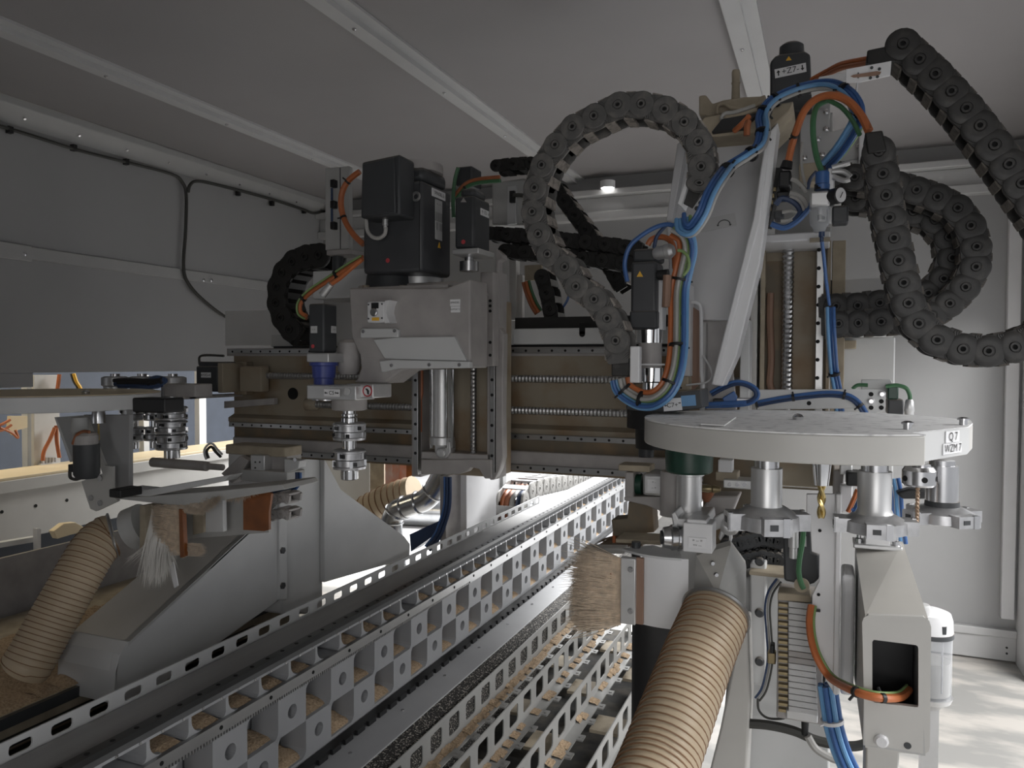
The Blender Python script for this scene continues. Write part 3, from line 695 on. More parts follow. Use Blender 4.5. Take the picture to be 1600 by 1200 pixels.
def screwZ(px, py0, py1, Y, r, par, mt='steel', pitch=.016):
    a = Yp(px, py0, Y); b_ = Yp(px, py1, Y); k = int((a.z-b_.z)/(pitch/2))
    obj('ball_screw', MB().tube([V((a.x, Y, a.z+(b_.z-a.z)*i/k)) for i in range(k+1)], r, 12, rf=lambda i: r if i % 2 else r*.82), mt, par)
screwZ(740, 560, 720, SY, .014, sl)
# ------------------------------------------------------------------ spindle unit
su = thing('spindle_unit', 'grey cast spindle head with large black motor and side gearbox', 'spindle', Yp(640, 600, 2.4))
HY = 2.3
body = [(545, 450), (697, 450), (735, 436), (735, 575), (645, 577), (625, 580), (600, 599), (552, 597), (558, 592), (564, 575), (562, 555), (549, 527)]
obj('casting', MB().plY(body, HY, .14), 'cast', su, .022, seg=3)
xr_ = Yp(770, 500, 2.76).x; obj('rear_casting', MB().box((Yp(560, 500, HY+.14).x, HY+.13, Yp(700, 573, HY+.14).z), (xr_, SY-.04, Yp(700, 440, HY+.14).z)), 'cast', su, .01)
obj('side_flange', MB().bxY(750, 425, 771, 572, SY-.09, .055), 'cast', su, .004)
mb = MB()
for y in (470, 478, 486, 535, 555): 
    for x in (757, 766): mb.lathe(Yp(x, y, SY-.092), (0, -1, 0), [(.006, 0), (.006, .002)], 10)
obj('bolt_hole', mb, 'hole', su)
cv = obj('cover_plate', MB().plY([(583, 531), (622, 527), (710, 526), (729, 564), (612, 561), (601, 560)], HY-.012, .014), 'paint', su, .002)
obj('cover_tab', MB().plY([(563, 516), (565, 513), (619, 513), (622, 516), (622, 527), (563, 528)], HY-.018, .02), 'paint', su, .003)
obj('cover_lip', MB().plY([(592, 564), (612, 562), (733, 565), (733, 575), (622, 576), (596, 582)], HY-.02, .03), 'paint', su, .003)
mb = MB()
for x, y in ((568, 518), (617, 517), (671, 570), (718, 570), (612, 571)): mb.lathe(Yp(x, y, HY-.02), (0, -1, 0), [(.006, 0), (.006, .004)], 10)
obj('screw', mb, 'steel', su)
sw = obj('key_switch', MB().bxY(573, 471, 601, 504, HY-.05, .05), 'white', su, .006)
mb = MB().plY([(601, 470), (609, 469), (605, 478), (604, 488), (606, 497), (609, 504), (601, 505)], HY-.05, .05); obj('switch_bracket', mb, 'white', su)
obj('lock', MB().lathe(Yp(585, 488, HY-.051), (0, -1, 0), [(.014, 0), (.014, .006), (.011, .009)], 20), 'steel', sw)
obj('display', MB().bxY(580, 473, 591, 482, HY-.0525, .004), 'black', sw); obj('tag', MB().bxY(581, 496, 592, 501, HY-.052, .003), 'yellow', sw)
mb = MB()
for x, y in ((576, 476), (597, 475), (576, 498), (597, 497)): mb.lathe(Yp(x, y, HY-.051), (0, -1, 0), [(.003, 0), (.003, .002)], 8)
obj('screw', mb, 'motor', sw)
label_plate(su, Yp(711.5, 473, HY-.001), (1, 0, 0), (0, 0, 1), .037, .022, [('SPINDEL', .009, 0, 0)])
label_plate(su, Yp(712, 483.5, HY-.001), (1, 0, 0), (0, 0, 1), .034, .020, [('SUPPORT 5', .007, 0, 0)])
# motor
MY = 2.33; xa = Yp(567, 400, MY).x; xb = Yp(660, 400, MY).x; zt, zb = Yp(640, 283, MY).z, Yp(640, 425, MY).z
yb = Xp(705, 400, xb).y
mo = obj('motor_body', MB().box((xa, MY, zb), (xb, yb, zt)), 'motor_blue', su, .012)
obj('rear_cover', MB().box((xa+.01, MY+.02, zt), (xb-.005, yb-.02, zt+.055)), 'motor', mo, .02)
obj('fan_cowl', MB().lathe(((xa+xb)/2+.03, (MY+yb)/2, zt+.05), (0, 0, 1), [(.10, 0), (.10, .03), (.08, .035)], 24), 'cast', mo)
obj('eye_bolt', MB().torus(Yp(650, 307, MY-.01), (0, 1, 0), .013, .005, 16), 'rail', mo)
obj('seam', MB().box((xb-.012, MY-.001, zb), (xb-.010, MY+.001, zt)), 'black', mo)
tb = obj('terminal_box', MB().plY([(565, 253), (622, 241), (625, 243), (625, 336), (563, 341)], MY-.10, .10), 'motor', su, .008)
obj('box_lid', MB().plY([(566, 256), (616, 245), (618, 333), (565, 338)], MY-.108, .01), 'motor', tb, .004)
obj('cable_gland', MB().latY(602, MY-.05, [(341, 9), (352, 9), (353, 6), (357, 6)], 12), 'alu', su)
obj('loop_cable', MB().tube(spline([Yp(x, y, MY-.05) for x, y in ((603, 355), (601, 366), (592, 372), (582, 370), (574, 360), (572, 342))], 5), .007, 8), 'cable_grey', su)
for k, (y0, y1) in enumerate(((313, 345), (346, 375))):
    a = Xp(685, (y0+y1)/2, xb); h_ = abs(Xp(685, y0, xb).z-Xp(685, y1, xb).z)
    label_plate(su, (xb, a.y, a.z), (0, 1, 0), (0, 0, 1), .05, h_, [('||||||||', .03, 0, -.02), ('= - = -', .014, 0, .02)] if k == 0 else [('|| |||', .03, 0, .015)], 'label_grey', 'type_plate')
a = Xp(685, 304, xb); label_plate(su, (xb, a.y, a.z), (0, 1, 0), (0, 0, 1), .10, .028, [('SPINDEL 5', .016, 0, 0)])
a = Xp(686, 384, xb); mb = MB().prism([(xb, a.y-.01, a.z-.008), (xb, a.y+.01, a.z-.008), (xb, a.y, a.z+.012)], (.002, 0, 0)); obj('warning_sticker', mb, 'yellow', su)
obj('red_mark', MB().lathe(Yp(606, 407, MY-.001), (0, -1, 0), [(.008, 0), (.008, .001)], 14), 'red', mo)
mb = MB()
for x in (572, 630, 655): mb.latY(x, MY+.03, [(446, 12), (452, 12)], 8)
obj('foot_bolt', mb, 'rust', su)
obj('motor_foot', MB().latY(612, MY+.14, [(424, 74), (452, 82)], 28), 'motor', su)
obj('motor_neck', MB().latY(655, MY+.2, [(424, 74), (450, 76)], 28), 'alu', su)
obj('base_plate', MB().bxY(566, 446, 700, 453, MY-.01, .34), 'cast', su, .004)
obj('mount_block', MB().bxY(489, 422, 570, 466, 2.72, .2), 'paint', su, .003)
# valve plate and orange cable at motor's left
vp = thing('valve_plate', 'upright grey plate with blue air tubes left of the big motor', 'plate', Yp(527, 396, 2.75))
obj('plate', MB().bxY(508, 261, 545, 390, 2.75, .03), 'paint_dusty', vp, .003)
obj('groove', MB().bxY(531, 262, 532, 389, 2.748, .004), 'motor', vp)
for y in (286, 319, 352): obj('fitting', MB().bxY(515.5, y-6, 522, y+6, 2.725, .03), 'black', vp, .003)
for y0, y1 in ((294, 313), (326, 346)): obj('air_tube', MB().latY(518.5, 2.735, [(y0, 3.6), (y1, 3.6)], 8), 'blue_dark', vp)
obj('cylinder_end', MB().bxY(510, 390, 548, 398, 2.72, .1), 'cast', vp, .003); obj('rod', MB().latY(528, 2.77, [(396, 18), (424, 18)], 14), 'motor', vp)
oc = thing('orange_motor_cable', 'thick orange power cable curving beside the big black motor', 'cable', Yp(562, 380, 2.5))
P = cables(oc, jy([(562, 268), (545, 282), (535, 300), (533, 322), (539, 345), (552, 366), (568, 382)], 2.5), [('orange', .0115, 0, 0)])
for t_ in (.2, .62): tie(oc, P, t_, .0125)
P = cables(oc, jy([(566, 402), (540, 418), (510, 438), (485, 455), (469, 472), (468, 488), (478, 496)], 2.3), [('orange', .007, .006, 0), ('green_light', .004, -.006, .004), ('orange_dark', .006, -.005, -.008)])
for t_ in (.25, .6): tie(oc, P, t_, .015)
obj('plug', MB().cyl(Yp(517, 444, 2.24), Yp(504, 461, 2.24), .012, .014), 'alu', oc)
cables(oc, jy([(566, 405), (548, 420), (532, 434), (517, 444)], 2.25), [('orange', .008, 0, 0)])
# second servo motor
S2 = 2.45; xa = Yp(710, 380, S2).x; xb = Yp(741, 380, S2).x; yb = Xp(766, 380, xb).y
s2 = obj('servo_motor', MB().box((xa, S2, Yp(725, 388, S2).z), (xb, yb, Yp(725, 306, S2).z)), 'motor', su, .01)
obj('servo_cap', MB().box((xa+.012, S2+.015, Yp(725, 308, S2).z), (xb-.005, yb-.02, Yp(725, 292, S2).z)), 'motor_blue', s2, .015)
obj('red_mark', MB().lathe(Yp(724, 378, S2-.001), (0, -1, 0), [(.008, 0), (.008, .001)], 14), 'red', s2)
obj('warning_mark', MB().prism([Yp(720, 316, S2), Yp(729, 316, S2), Yp(724.5, 309, S2)], (0, -.002, 0)), 'cast', s2)
obj('servo_flange', MB().bxY(706, 388, 748, 397, S2-.02, .14), 'alu', su, .004)
obj('coupling', MB().latY(733, S2+.06, [(397, 14), (408, 14), (409, 30), (424, 30)], 16), 'steel', su)
a = Xp(757, 333, xb); label_plate(su, (xb, a.y, a.z), (0, 1, 0), (0, 0, 1), .07, .024, [('+Z5-', .017, 0, 0)], arrows=((-.027, 0, 0, 1, .012, .008), (.027, 0, 0, -1, .012, .008)))
s3 = thing('small_servo', 'small black servo box poking up behind the big motor', 'motor', Yp(724, 290, 2.9))
obj('body', MB().bxY(712, 260, 737, 290, 2.9, .1), 'motor', s3, .006)
cables(s3, jy([(716, 262), (711, 280), (708, 310), (709, 340)], 2.82), [('green', .008, 0, 0)]); P = cables(s3, jy([(712, 312), (730, 292), (750, 285), (782, 282)], 2.85), [('green', .009, 0, 0), ('orange_dark', .008, .012, .006)]); tie(s3, P, .3, .014)
# small servo with blue coupling and C5 gearbox
CY = 2.2; xa = Yp(482, 520, CY).x; xb = Yp(506, 520, CY).x; yb = Xp(527, 520, xb).y
sv = obj('small_servo_motor', MB().box((xa, CY, Yp(495, 551, CY).z), (xb, yb, Yp(495, 474, CY).z)), 'motor', su, .007)
for x in (491,): label_plate(su, Yp(x, 515, CY-.0), (1, 0, 0), (0, 0, 1), .026, .024, [('=-=', .010, 0, 0)], 'label_grey', 'type_plate')
a = Xp(521, 515, xb); label_plate(su, (xb, a.y, a.z), (0, 1, 0), (0, 0, 1), .028, .024, [('=-=', .010, 0, 0)], 'label_grey', 'type_plate')
obj('red_mark', MB().lathe(Yp(489, 541, CY-.001), (0, -1, 0), [(.007, 0), (.007, .001)], 12), 'red', sv)
obj('servo_flange', MB().bxY(479, 552, 513, 566, CY-.012, .11), 'alu', su, .003)
obj('blue_coupling', MB().latY(506, CY+.05, [(566, 44), (571, 44), (572, 37), (590, 35), (591, 31), (601, 31)], 24), 'teal', su)
obj('dome_cover', MB().latY(545, CY+.12, [(531, 24), (536, 34), (556, 38), (578, 34), (585, 26)], 24), 'cast', su)
gbx = obj('gearbox', MB().bxY(479, 602, 556, 625, CY-.02, .12), 'alu', su, .004)
obj('gearbox_nose', MB().latY(510, CY+.05, [(601, 44), (625, 44)], 28), 'steel', su)
obj('gearbox_block', MB().bxY(540, 600, 583, 622, CY+.01, .12), 'alu', su, .004)
obj('round_cap', MB().lathe(Yp(543, 612, CY-.021), (0, -1, 0), [(.0125, 0), (.0125, .003)], 20), 'label_grey', su)
label_plate(su, Yp(519, 614, CY-.041), (1, 0, 0), (0, 0, 1), .062, .024, [('- C5+', .018, 0, 0)], arrows=((-.023, 0, -1, 0, .012, .008), (.023, 0, 1, 0, .012, .008)))
sg = obj('warning_disc', MB().lathe(Yp(574, 611, CY+.009), (0, -1, 0), [(.018, 0), (.018, .002)], 24), 'label', su)
obj('red_ring', MB().torus(Yp(574, 611, CY+.006), (0, 1, 0), .017, .0025, 24, 5), 'red', sg)
q = Yp(574, 611, CY+.006); obj('hand_symbol', MB().prism([q+V((-.009, 0, .008)), q+V((-.001, 0, .009)), q+V((.007, 0, .001)), q+V((.006, 0, -.012)), q+V((0, 0, -.010)), q+V((-.002, 0, .001))], (0, -.001, 0)), 'ink', sg)
obj('hub', MB().latY(546, CY+.07, [(622, 54), (640, 54), (641, 46)], 28), 'cast', su)
def cutter_stack(name, label, px, Y, y0, k, group=None, heads=((20, 47, 46), (62, 92, 46))):
    """profile cutter arbor: k scales pixel offsets"""
    t = thing(name, label, 'milling tool', Yp(px, y0+108*k, Y), group)
    obj('arbor', MB().latY(px, Y, [(y0, 20*k), (y0+6*k, 20*k), (y0+7*k, 25*k), (y0+10*k, 25*k), (y0+11*k, 18*k), (y0+13*k, 25*k), (y0+20*k, 25*k), (y0+20*k, 22*k), (y0+95*k, 22*k), (y0+95*k, 27*k), (y0+108*k, 27*k), (y0+109*k, 24*k)]), 'chrome', t)
    for j, (a, b_, wd) in enumerate(heads):
        c = Yp(px, y0+(a+b_)/2*k, Y); s_ = depth(c)/F*k; z0 = Yp(px, y0+a*k, Y).z; z1 = Yp(px, y0+b_*k, Y).z; r = wd/2*s_
        hd = obj('cutter_head', MB().lathe((c.x, Y, z0), (0, 0, -1), [(r*1.02, 0), (r*1.12, .004), (r*1.12, .009), (r, .011), (r, (z0-z1)*.5), (r*.9, (z0-z1)*.5+.002), (r*.98, (z0-z1)*.55), (r*1.0, z0-z1-.010), (r*1.12, z0-z1-.008), (r*1.1, z0-z1)], 20), 'cutter', t)
        mb = MB(); mk = MB()
        for q in range(8):
            an = q*math.pi/4+.2+j*.5; e = V((math.cos(an), math.sin(an), 0)); tn = V((-e.y, e.x, 0)); zc = z0-(z0-z1)*(.3 if q % 2 else .72)
            mk.obox(V((c.x, Y, zc))+e*r*1.02, e*r*.12, tn*r*.1, V((0, 0, (z0-z1)*.17)))
            mb.obox(V((c.x, Y, zc))+e*r*1.01+tn*r*.28, e*r*.06, tn*r*.12, V((0, 0, (z0-z1)*.1)))
        obj('knife', mk, 'steel', hd); obj('pocket', mb, 'black', hd)
    return t
cutter_stack('profile_cutter', 'chrome profile cutter stack hanging under the labelled gearbox', 546, CY+.07, 640, 1.0)
# cabinet behind and other dim back details
cb = thing('junction_cabinet', 'pale sheet metal cabinet behind second servo motor', 'cabinet', Yp(800, 350, 3.3))
obj('shell', MB().plY([(768, 285), (820, 278), (830, 290), (830, 352), (768, 352)], 3.35, .3), 'paint_dusty', cb, .01)
obj('door', MB().bxY(792, 290, 806, 350, 3.335, .02), 'paint', cb, .003)
obj('gland', MB().bxY(796, 298, 803, 316, 3.315, .03), 'black', cb)
cables(cb, jy([(802, 305), (818, 306), (830, 318), (830, 335), (818, 348)], 3.3), [('cable_dark', .009, 0, 0)])
mb = MB().bxY(796, 400, 806, 500, 3.42, .05).bxY(806, 430, 816, 498, 3.44, .03); pn = obj('back_mast', mb, 'paint_warm', cat='post', label='slim beige mast rising behind the gantry beam')
bk = thing('connector_bracket', 'small beige bracket with orange connector cables behind the gantry', 'bracket', Yp(830, 490, 3.4))
obj('plate', MB().bxY(820, 414, 846, 438, 3.4, .02), 'wood_dust', bk)
cables(bk, jy([(822, 440), (826, 455), (834, 475), (842, 488)], 3.38), [('orange', .01, 0, 0), ('green', .007, .015, 0), ('orange_dark', .008, -.014, .004)])
cables(bk, jy([(878, 482), (886, 470), (890, 455), (889, 440)], 3.4), [('blue', .006, 0, 0)])
def Dp(px, py, d): return CAM+ray(px, py)*d
# ------------------------------------------------------------------ right column (vertical axis)
RY = 2.72
rc = thing('axis_column', 'tall column with rust stained back plate, ball screw and guide rail', 'column', Yp(1235, 640, RY+.05))
obj('back_plate', MB().bxY(1192, 376, 1292, 760, RY+.06, .16), 'rust', rc, .003)
obj('stained_panel', MB().bxY(1196, 408, 1224, 640, RY+.052, .012), 'rust_dark', rc)
for a, b_, dy, m_ in ((1171, 1182, .0, 'paint_warm'), (1187, 1194, .0, 'wood_dust'), (1290, 1296, .02, 'rust'), (1298, 1319, .08, 'wood_dust')):
    obj('edge_strip', MB().bxY(a, 376 if a > 1180 else 430, b_, 760, RY+dy, .12), m_, rc, .002)
zrail(1274, 1286, 376, 700, RY+.0, rc)
screwZ(1232, 376, 700, RY+.01, .021, rc)
mb = MB().tube(spline(jy([(1204, 458), (1203, 500), (1205, 560), (1203, 600), (1212, 620)], RY+.03), 5), .012, 8); obj('tied_cable', mb, 'brown_strip', rc)
mb = MB()
for x, y in ((1270, 397), (1268, 535), (1265, 555)): mb.lathe(Yp(x, y, RY+.06), (0, -1, 0), [(.009, 0), (.009, .006)], 12)
obj('bolt', mb, 'rust', rc)
obj('shelf', MB().bxY(1176, 364, 1297, 377, RY-.18, .3), 'white', rc, .004)
obj('corner_tab', MB().bxY(1265, 371, 1297, 377, RY-.185, .02), 'rust', rc)
# upper plates and the Z motor
ub = thing('head_bracket', 'grey bolted head plates at the top of the axis column', 'plate', Yp(1270, 370, RY))
obj('back_sheet', MB().bxY(1212, 180, 1300, 366, RY+.06, .1), 'paint_dusty', ub, .004)
obj('bolt_plate', MB().plY([(1250, 175), (1296, 168), (1296, 206), (1352, 192), (1352, 246), (1250, 268)], RY-.05, .08), 'paint', ub, .004)
obj('rear_plate', MB().bxY(1262, 158, 1297, 210, RY-.02, .06), 'paint', ub, .003)
obj('end_tab', MB().bxY(1342, 200, 1353, 250, RY-.1, .16), 'white', ub, .003)
mb = MB()
for x, y in ((1291, 175), (1291, 202), (1278, 218), (1257, 247), (1285, 242), (1342, 228)): mb.lathe(Yp(x, y, RY-.055), (0, -1, 0), [(.009, 0), (.009, .006), (.005, .008)], 12)
obj('bolt', mb, 'steel', ub)
zm = thing('column_motor', 'black motor with arrow label standing on top of axis column', 'motor', Yp(1236, 152, RY))
ZY = RY-.1
obj('body', MB().plY([(1203, 152), (1203, 96), (1211, 87), (1218, 84), (1257, 79), (1266, 84), (1267, 152)], ZY, .14), 'motor', zm, .008)
obj('cap', MB().latY(1237, ZY+.06, [(69, 26), (73, 36), (90, 38)], 24), 'motor', zm)
obj('foot', MB().bxY(1203, 150, 1268, 175, ZY, .14), 'motor', zm, .004)
label_plate(zm, Yp(1235, 110.5, ZY-.0), (1, 0, .09), (-.09, 0, 1), .094, .028, [('+Z7-', .026, 0, 0)], arrows=((-.036, 0, 0, 1, .018, .012), (.036, 0, 0, -1, .018, .012)))
obj('warning_triangle', MB().prism([Yp(1228, 95, ZY), Yp(1237, 94, ZY), Yp(1232.5, 88, ZY)], (0, -.002, 0)), 'yellow', zm)
hb = thing('chain_bracket', 'white slotted bracket holding the upper cable chain', 'bracket', Yp(1330, 130, 2.3))
obj('front_plate', MB().plY([(1322, 108), (1393, 95), (1391, 118), (1345, 128), (1322, 129)], 2.172, .006), 'white', hb, .001)
obj('rear_tongue', MB().plY([(1280, 120), (1342, 110), (1342, 124), (1275, 134)], 2.345, .01), 'white', hb, .001)
obj('web', MB().bxY(1340, 113, 1342, 123, 2.172, .18), 'white', hb)
mb = MB().plY([(1329, 119), (1333, 117), (1370, 111), (1377, 112), (1375, 116), (1369, 118), (1334, 121)], 2.1695, .003); obj('slot', mb, 'brown_strip', hb)
mb = MB()
for x, y in ((1362, 106), (1374, 108), (1360, 122), (1371, 120)): mb.lathe(Yp(x, y, 2.172), (0, -1, 0), [(.004, 0), (.004, .002)], 8)
obj('screw', mb, 'motor', hb)
# ------------------------------------------------------------------ sloping arm
ar = thing('sloping_arm', 'pale sheet metal arm sloping down with folded bright edge', 'arm', Yp(1130, 600, 2.4))
AY = 2.44
obj('side_sheet', MB().plY([(1042, 345), (1070, 213), (1110, 195), (1205, 188), (1190, 300), (1138, 500), (1075, 500), (1048, 480)], AY, .05), 'arm_grey', ar, .003)
obj('lower_sheet', MB().plY([(1080, 500), (1136, 500), (1150, 640), (1098, 640)], AY+.06, .04), 'cast', ar)
obj('left_flange', MB().plY([(1058, 225), (1074, 213), (1050, 345), (1041, 345)], AY-.05, .05), 'arm_grey', ar, .003)
obj('folded_edge', MB().plY([(1196, 212), (1216, 190), (1205, 280), (1192, 375), (1187, 412), (1172, 470), (1151, 555), (1129, 604), (1111, 601), (1144, 470), (1177, 340)], AY-.16, .11), 'white', ar, .005)
obj('edge_fold', MB().plY([(1196, 212), (1205, 202), (1188, 345), (1154, 470), (1120, 602), (1111, 601), (1144, 470), (1177, 340)], AY-.172, .012), 'white', ar, .004)
obj('dusty_top', MB().prism([Yp(x, y, AY-.12) for x, y in ((1088, 204), (1100, 183), (1200, 165), (1240, 158), (1235, 172), (1200, 206), (1110, 214))], (0, .25, .0)), 'wood_dust', ar, .004)
obj('back_post', MB().bxY(1156, 500, 1171, 660, AY+.1, .1), 'paint', ar, .003)
lp = Yp(1117, 349, AY-.001); t_ = obj('arrow_label', MB().obox(lp+V((0, -.0012, 0)), (.062, 0, .009), (-.0028, 0, .019), (0, .0012, 0)), 'label_grey', ar)
text('lettering', '150', .020, lp+V((-.050, -.0026, -.010)), (1, 0, .14), (-.14, 0, 1), 'ink', t_)
mb = MB(); c0 = lp+V((.028, -.003, -.006)); ap = [c0+V((.018*math.cos(a), 0, .014*math.sin(a))) for a in [math.pi*k/12 for k in range(13)]]
mb.tube(ap, .0012, 5); arrow(mb, ap[0], (.3, 0, -1), (0, -1, 0), .010, .009); arrow(mb, ap[-1], (-.3, 0, -1), (0, -1, 0), .010, .009); obj('printed_arrow', mb, 'ink', t_, smooth=False)
dv = thing('dusty_gripper', 'brown dust covered gripper casting with upright pin on the arm', 'casting', Yp(1150, 180, 2.5))
obj('bar', MB().plY([(1092, 180), (1092, 149), (1103, 148), (1113, 162), (1130, 156), (1165, 151), (1188, 150), (1196, 147), (1197, 165), (1150, 172), (1110, 182)], 2.5, .1), 'wood_dust', dv, .005)
obj('pin', MB().latY(1150, 2.55, [(110, 11), (114, 13), (128, 12), (130, 14), (133, 12), (156, 13)], 12), 'wood_dust', dv)
obj('black_shroud', MB().plY([(1112, 206), (1128, 186), (1185, 176), (1160, 200)], 2.29, .027), 'black', dv)
cables(dv, jy([(1120, 178), (1122, 166), (1132, 162), (1142, 168), (1165, 170), (1190, 160)], 2.46), [('wood_dust', .005, 0, 0)])
cables(dv, jy([(1180, 165), (1150, 175), (1132, 178), (1128, 186), (1140, 192), (1160, 190)], 2.3), [('cable_grey', .006, 0, 0), ('wood_dust', .006, .012, 0)])
# ------------------------------------------------------------------ cable bundle over the top
bu = thing('cable_bundle', 'blue and green cable bundle tied along the arm and over column head', 'cables', Yp(1290, 262, 2.25))
bp = [(1068, 340, 1.98), (1070, 355, 1.96), (1082, 357, 1.95), (1098, 335, 1.94), (1110, 305, 1.95), (1125, 280, 1.99), (1140, 262, 2.1), (1165, 246, 2.14), (1186, 230, 2.18), (1192, 205, 2.22), (1191, 182, 2.26), (1206, 160, 2.28), (1235, 145, 2.3), (1270, 135, 2.3), (1300, 134, 2.28), (1325, 147, 2.25), (1339, 167, 2.22), (1340, 188, 2.2), (1331, 208, 2.2), (1312, 236, 2.25), (1292, 258, 2.35)]
sp = [('blue_light', .006, -.018, 0), ('blue_light', .0065, -.008, -.004), ('blue', .006, .002, .004), ('blue_light', .0055, .009, -.005), ('green_light', .0045, .017, 0), ('cable_dark', .005, -.003, -.010), ('blue', .006, .004, .012), ('cable_grey', .005, -.013, -.010)]
P = cables(bu, [Yp(*q) for q in bp], sp)
for t_ in (.29, .37, .445, .52, .56, .62, .73, .84): tie(bu, P, t_, .021, h=.0035)
oc2 = thing('orange_cable', 'orange power cable looping over the column head into hanging chain', 'cable', Yp(1232, 256, 2.3))
P = cables(oc2, [Yp(*q) for q in ((1231, 256, 2.32), (1236, 232, 2.3), (1243, 208, 2.26), (1256, 175, 2.22), (1275, 155, 2.2), (1300, 149, 2.18), (1325, 158, 2.16), (1345, 180, 2.14), (1357, 205, 2.12))], [('orange', .010, 0, 0)]); tie(oc2, P, .24, .011)
cables(oc2, [Yp(*q) for q in ((1300, 152, 2.2), (1322, 164, 2.18), (1340, 185, 2.15), (1352, 208, 2.12))], [('orange_dark', .007, .013, 0), ('green', .006, -.012, .006)])
obj('plug_boot', MB().cyl(Yp(1231, 252, 2.32), Yp(1228, 263, 2.32), .014, .017), 'black', oc2)
cables(oc2, [Yp(*q) for q in ((1148, 204, 2.24), (1156, 197, 2.22), (1164, 189, 2.22), (1170, 182, 2.23))], [('orange', .008, 0, 0)])
cables(oc2, [Yp(*q) for q in ((1169, 190, 2.18), (1167, 200, 2.17), (1167, 212, 2.17))], [('orange_dark', .009, 0, 0)])
rc2 = thing('rust_red_cable', 'rust red cables running from the motor top into upper chain', 'cable', Yp(1275, 130, 2.45))
cables(rc2, [Yp(*q) for q in ((1268, 130, 2.55), (1290, 118, 2.5), (1315, 106, 2.4), (1352, 99, 2.3), (1365, 96, 2.28))], [('orange_dark', .008, 0, 0), ('orange', .006, .012, .0)])
gcb = thing('green_cable', 'green cable dropping to the blue capped air regulator', 'cable', Yp(1282, 266, 2.2))
cables(gcb, [Yp(*q) for q in ((1284, 268, 2.2), (1276, 245, 2.2), (1271, 215, 2.2), (1271, 185, 2.2), (1278, 165, 2.22), (1296, 156, 2.24))], [('green', .0075, 0, 0)])
# ------------------------------------------------------------------ connectors and air regulator
cp = thing('plug_board', 'dark connector panel with tangled plugs behind the bright arm edge', 'connector panel', Yp(1215, 362, 2.4))
obj('panel', MB().plY([(1212, 262), (1222, 262), (1202, 350), (1190, 347)], 2.402, .1), 'black', cp)
obj('plug_housing', MB().bxY(1216, 266, 1236, 292, 2.32, .08), 'black', cp, .006)
obj('plug_housing', MB().bxY(1213, 298, 1234, 308, 2.34, .08), 'black', cp, .005)
obj('plug_housing', MB().bxY(1209, 328, 1224, 342, 2.34, .06), 'motor', cp, .005)
for k in range(6): obj('terminal', MB().bxY(1207-k*2.6, 292+k*10, 1213-k*2.6, 299+k*10, 2.393, .02), 'brass', cp, .002)
for q, m_, r in ((((1234, 302), (1246, 305), (1256, 313), (1262, 325)), 'cable_grey', .008), (((1234, 308), (1244, 311), (1252, 318), (1256, 330)), 'cable_grey', .006), (((1236, 280), (1246, 284), (1256, 294), (1260, 300)), 'cable_grey', .006), (((1222, 332), (1236, 330), (1248, 334)), 'cable_grey', .005), (((1220, 346), (1234, 344), (1246, 336)), 'cable_grey', .006), (((1205, 350), (1225, 356), (1245, 346), (1262, 328), (1276, 308)), 'blue', .0085), (((1212, 320), (1222, 310), (1240, 316), (1250, 330), (1240, 345)), 'blue_dark', .008), (((1262, 296), (1266, 280), (1276, 268)), 'blue_dark', .005), (((1253, 222), (1252, 242), (1253, 262), (1256, 280), (1262, 294)), 'cable_grey', .004)):
    cables(cp, [Yp(x, y, 2.3) for x, y in q], [(m_, r, 0, 0)], 7, 6)
obj('relay_block', MB().bxY(1248, 254, 1282, 285, 2.45, .08), 'wood_dust', cp, .004)
fr = thing('air_regulator', 'clear bowl air regulator with blue knob and round pressure gauge', 'regulator', Yp(1282, 372, 2.2))
RYY = 2.2
obj('blue_knob', MB().latY(1285, RYY, [(268, 17), (270, 21), (288, 21), (289, 23), (297, 22)], 20), 'blue', fr)
obj('collar', MB().latY(1284, RYY, [(288, 22), (297, 22)], 20), 'black', fr)
obj('body', MB().bxY(1265, 298, 1297, 322, RYY-.03, .06), 'alu', fr, .006)
obj('bowl', MB().latY(1281, RYY, [(320, 32), (345, 31), (352, 28), (356, 20), (363, 16)], 20), 'glass', fr)
obj('filter_core', MB().latY(1285, RYY, [(322, 13), (338, 13), (339, 12), (346, 12)], 16), 'label_grey', fr)
obj('baffle', MB().latY(1284, RYY, [(336, 13), (344, 13)], 16), 'motor', fr)
obj('drain_fitting', MB().latY(1284, RYY, [(362, 9), (370, 9), (371, 6), (378, 6)], 10), 'blue_dark', fr)
gp = Yp(1312, 305, RYY-.03); gd = V((.75, -.66, 0)).normalized()
g = obj('gauge_case', MB().lathe(gp-gd*.03, gd, [(.012, -.03), (.021, 0), (.021, .03), (.019, .033)], 24), 'black', fr)
obj('gauge_face', MB().lathe(gp+gd*.003, gd, [(.0185, 0), (.0185, .0015)], 24), 'label', g); obj('needle', MB().obox(gp+gd*.006, gd*.0006, gd.cross(V((0, 0, 1)))*.001, V((.003, .003, .008))), 'ink', g)
obj('side_block', MB().bxY(1300, 321, 1326, 348, RYY, .06), 'motor', fr, .005)
obj('manifold', MB().bxY(1293, 262, 1304, 350, RYY+.03, .05), 'alu', fr, .003)
for q in (((1300, 262), (1315, 258), (1328, 254)), ((1300, 268), (1318, 268), (1329, 276)), ((1302, 276), (1318, 282), (1328, 280))): obj('push_fitting', MB().tube(spline(jy(q, RYY+.02), 4), .007, 8), 'alu', fr)
cables(fr, [Yp(*q) for q in ((1284, 376, 2.2), (1287, 400, 2.32), (1291, 440, 2.44), (1296, 476, 2.51))], [('blue', .005, 0, 0)])
bb = thing('blue_tube_bundle', 'bundle of blue air tubes running down beside the column rail', 'tubes', Yp(1312, 650, 2.5))
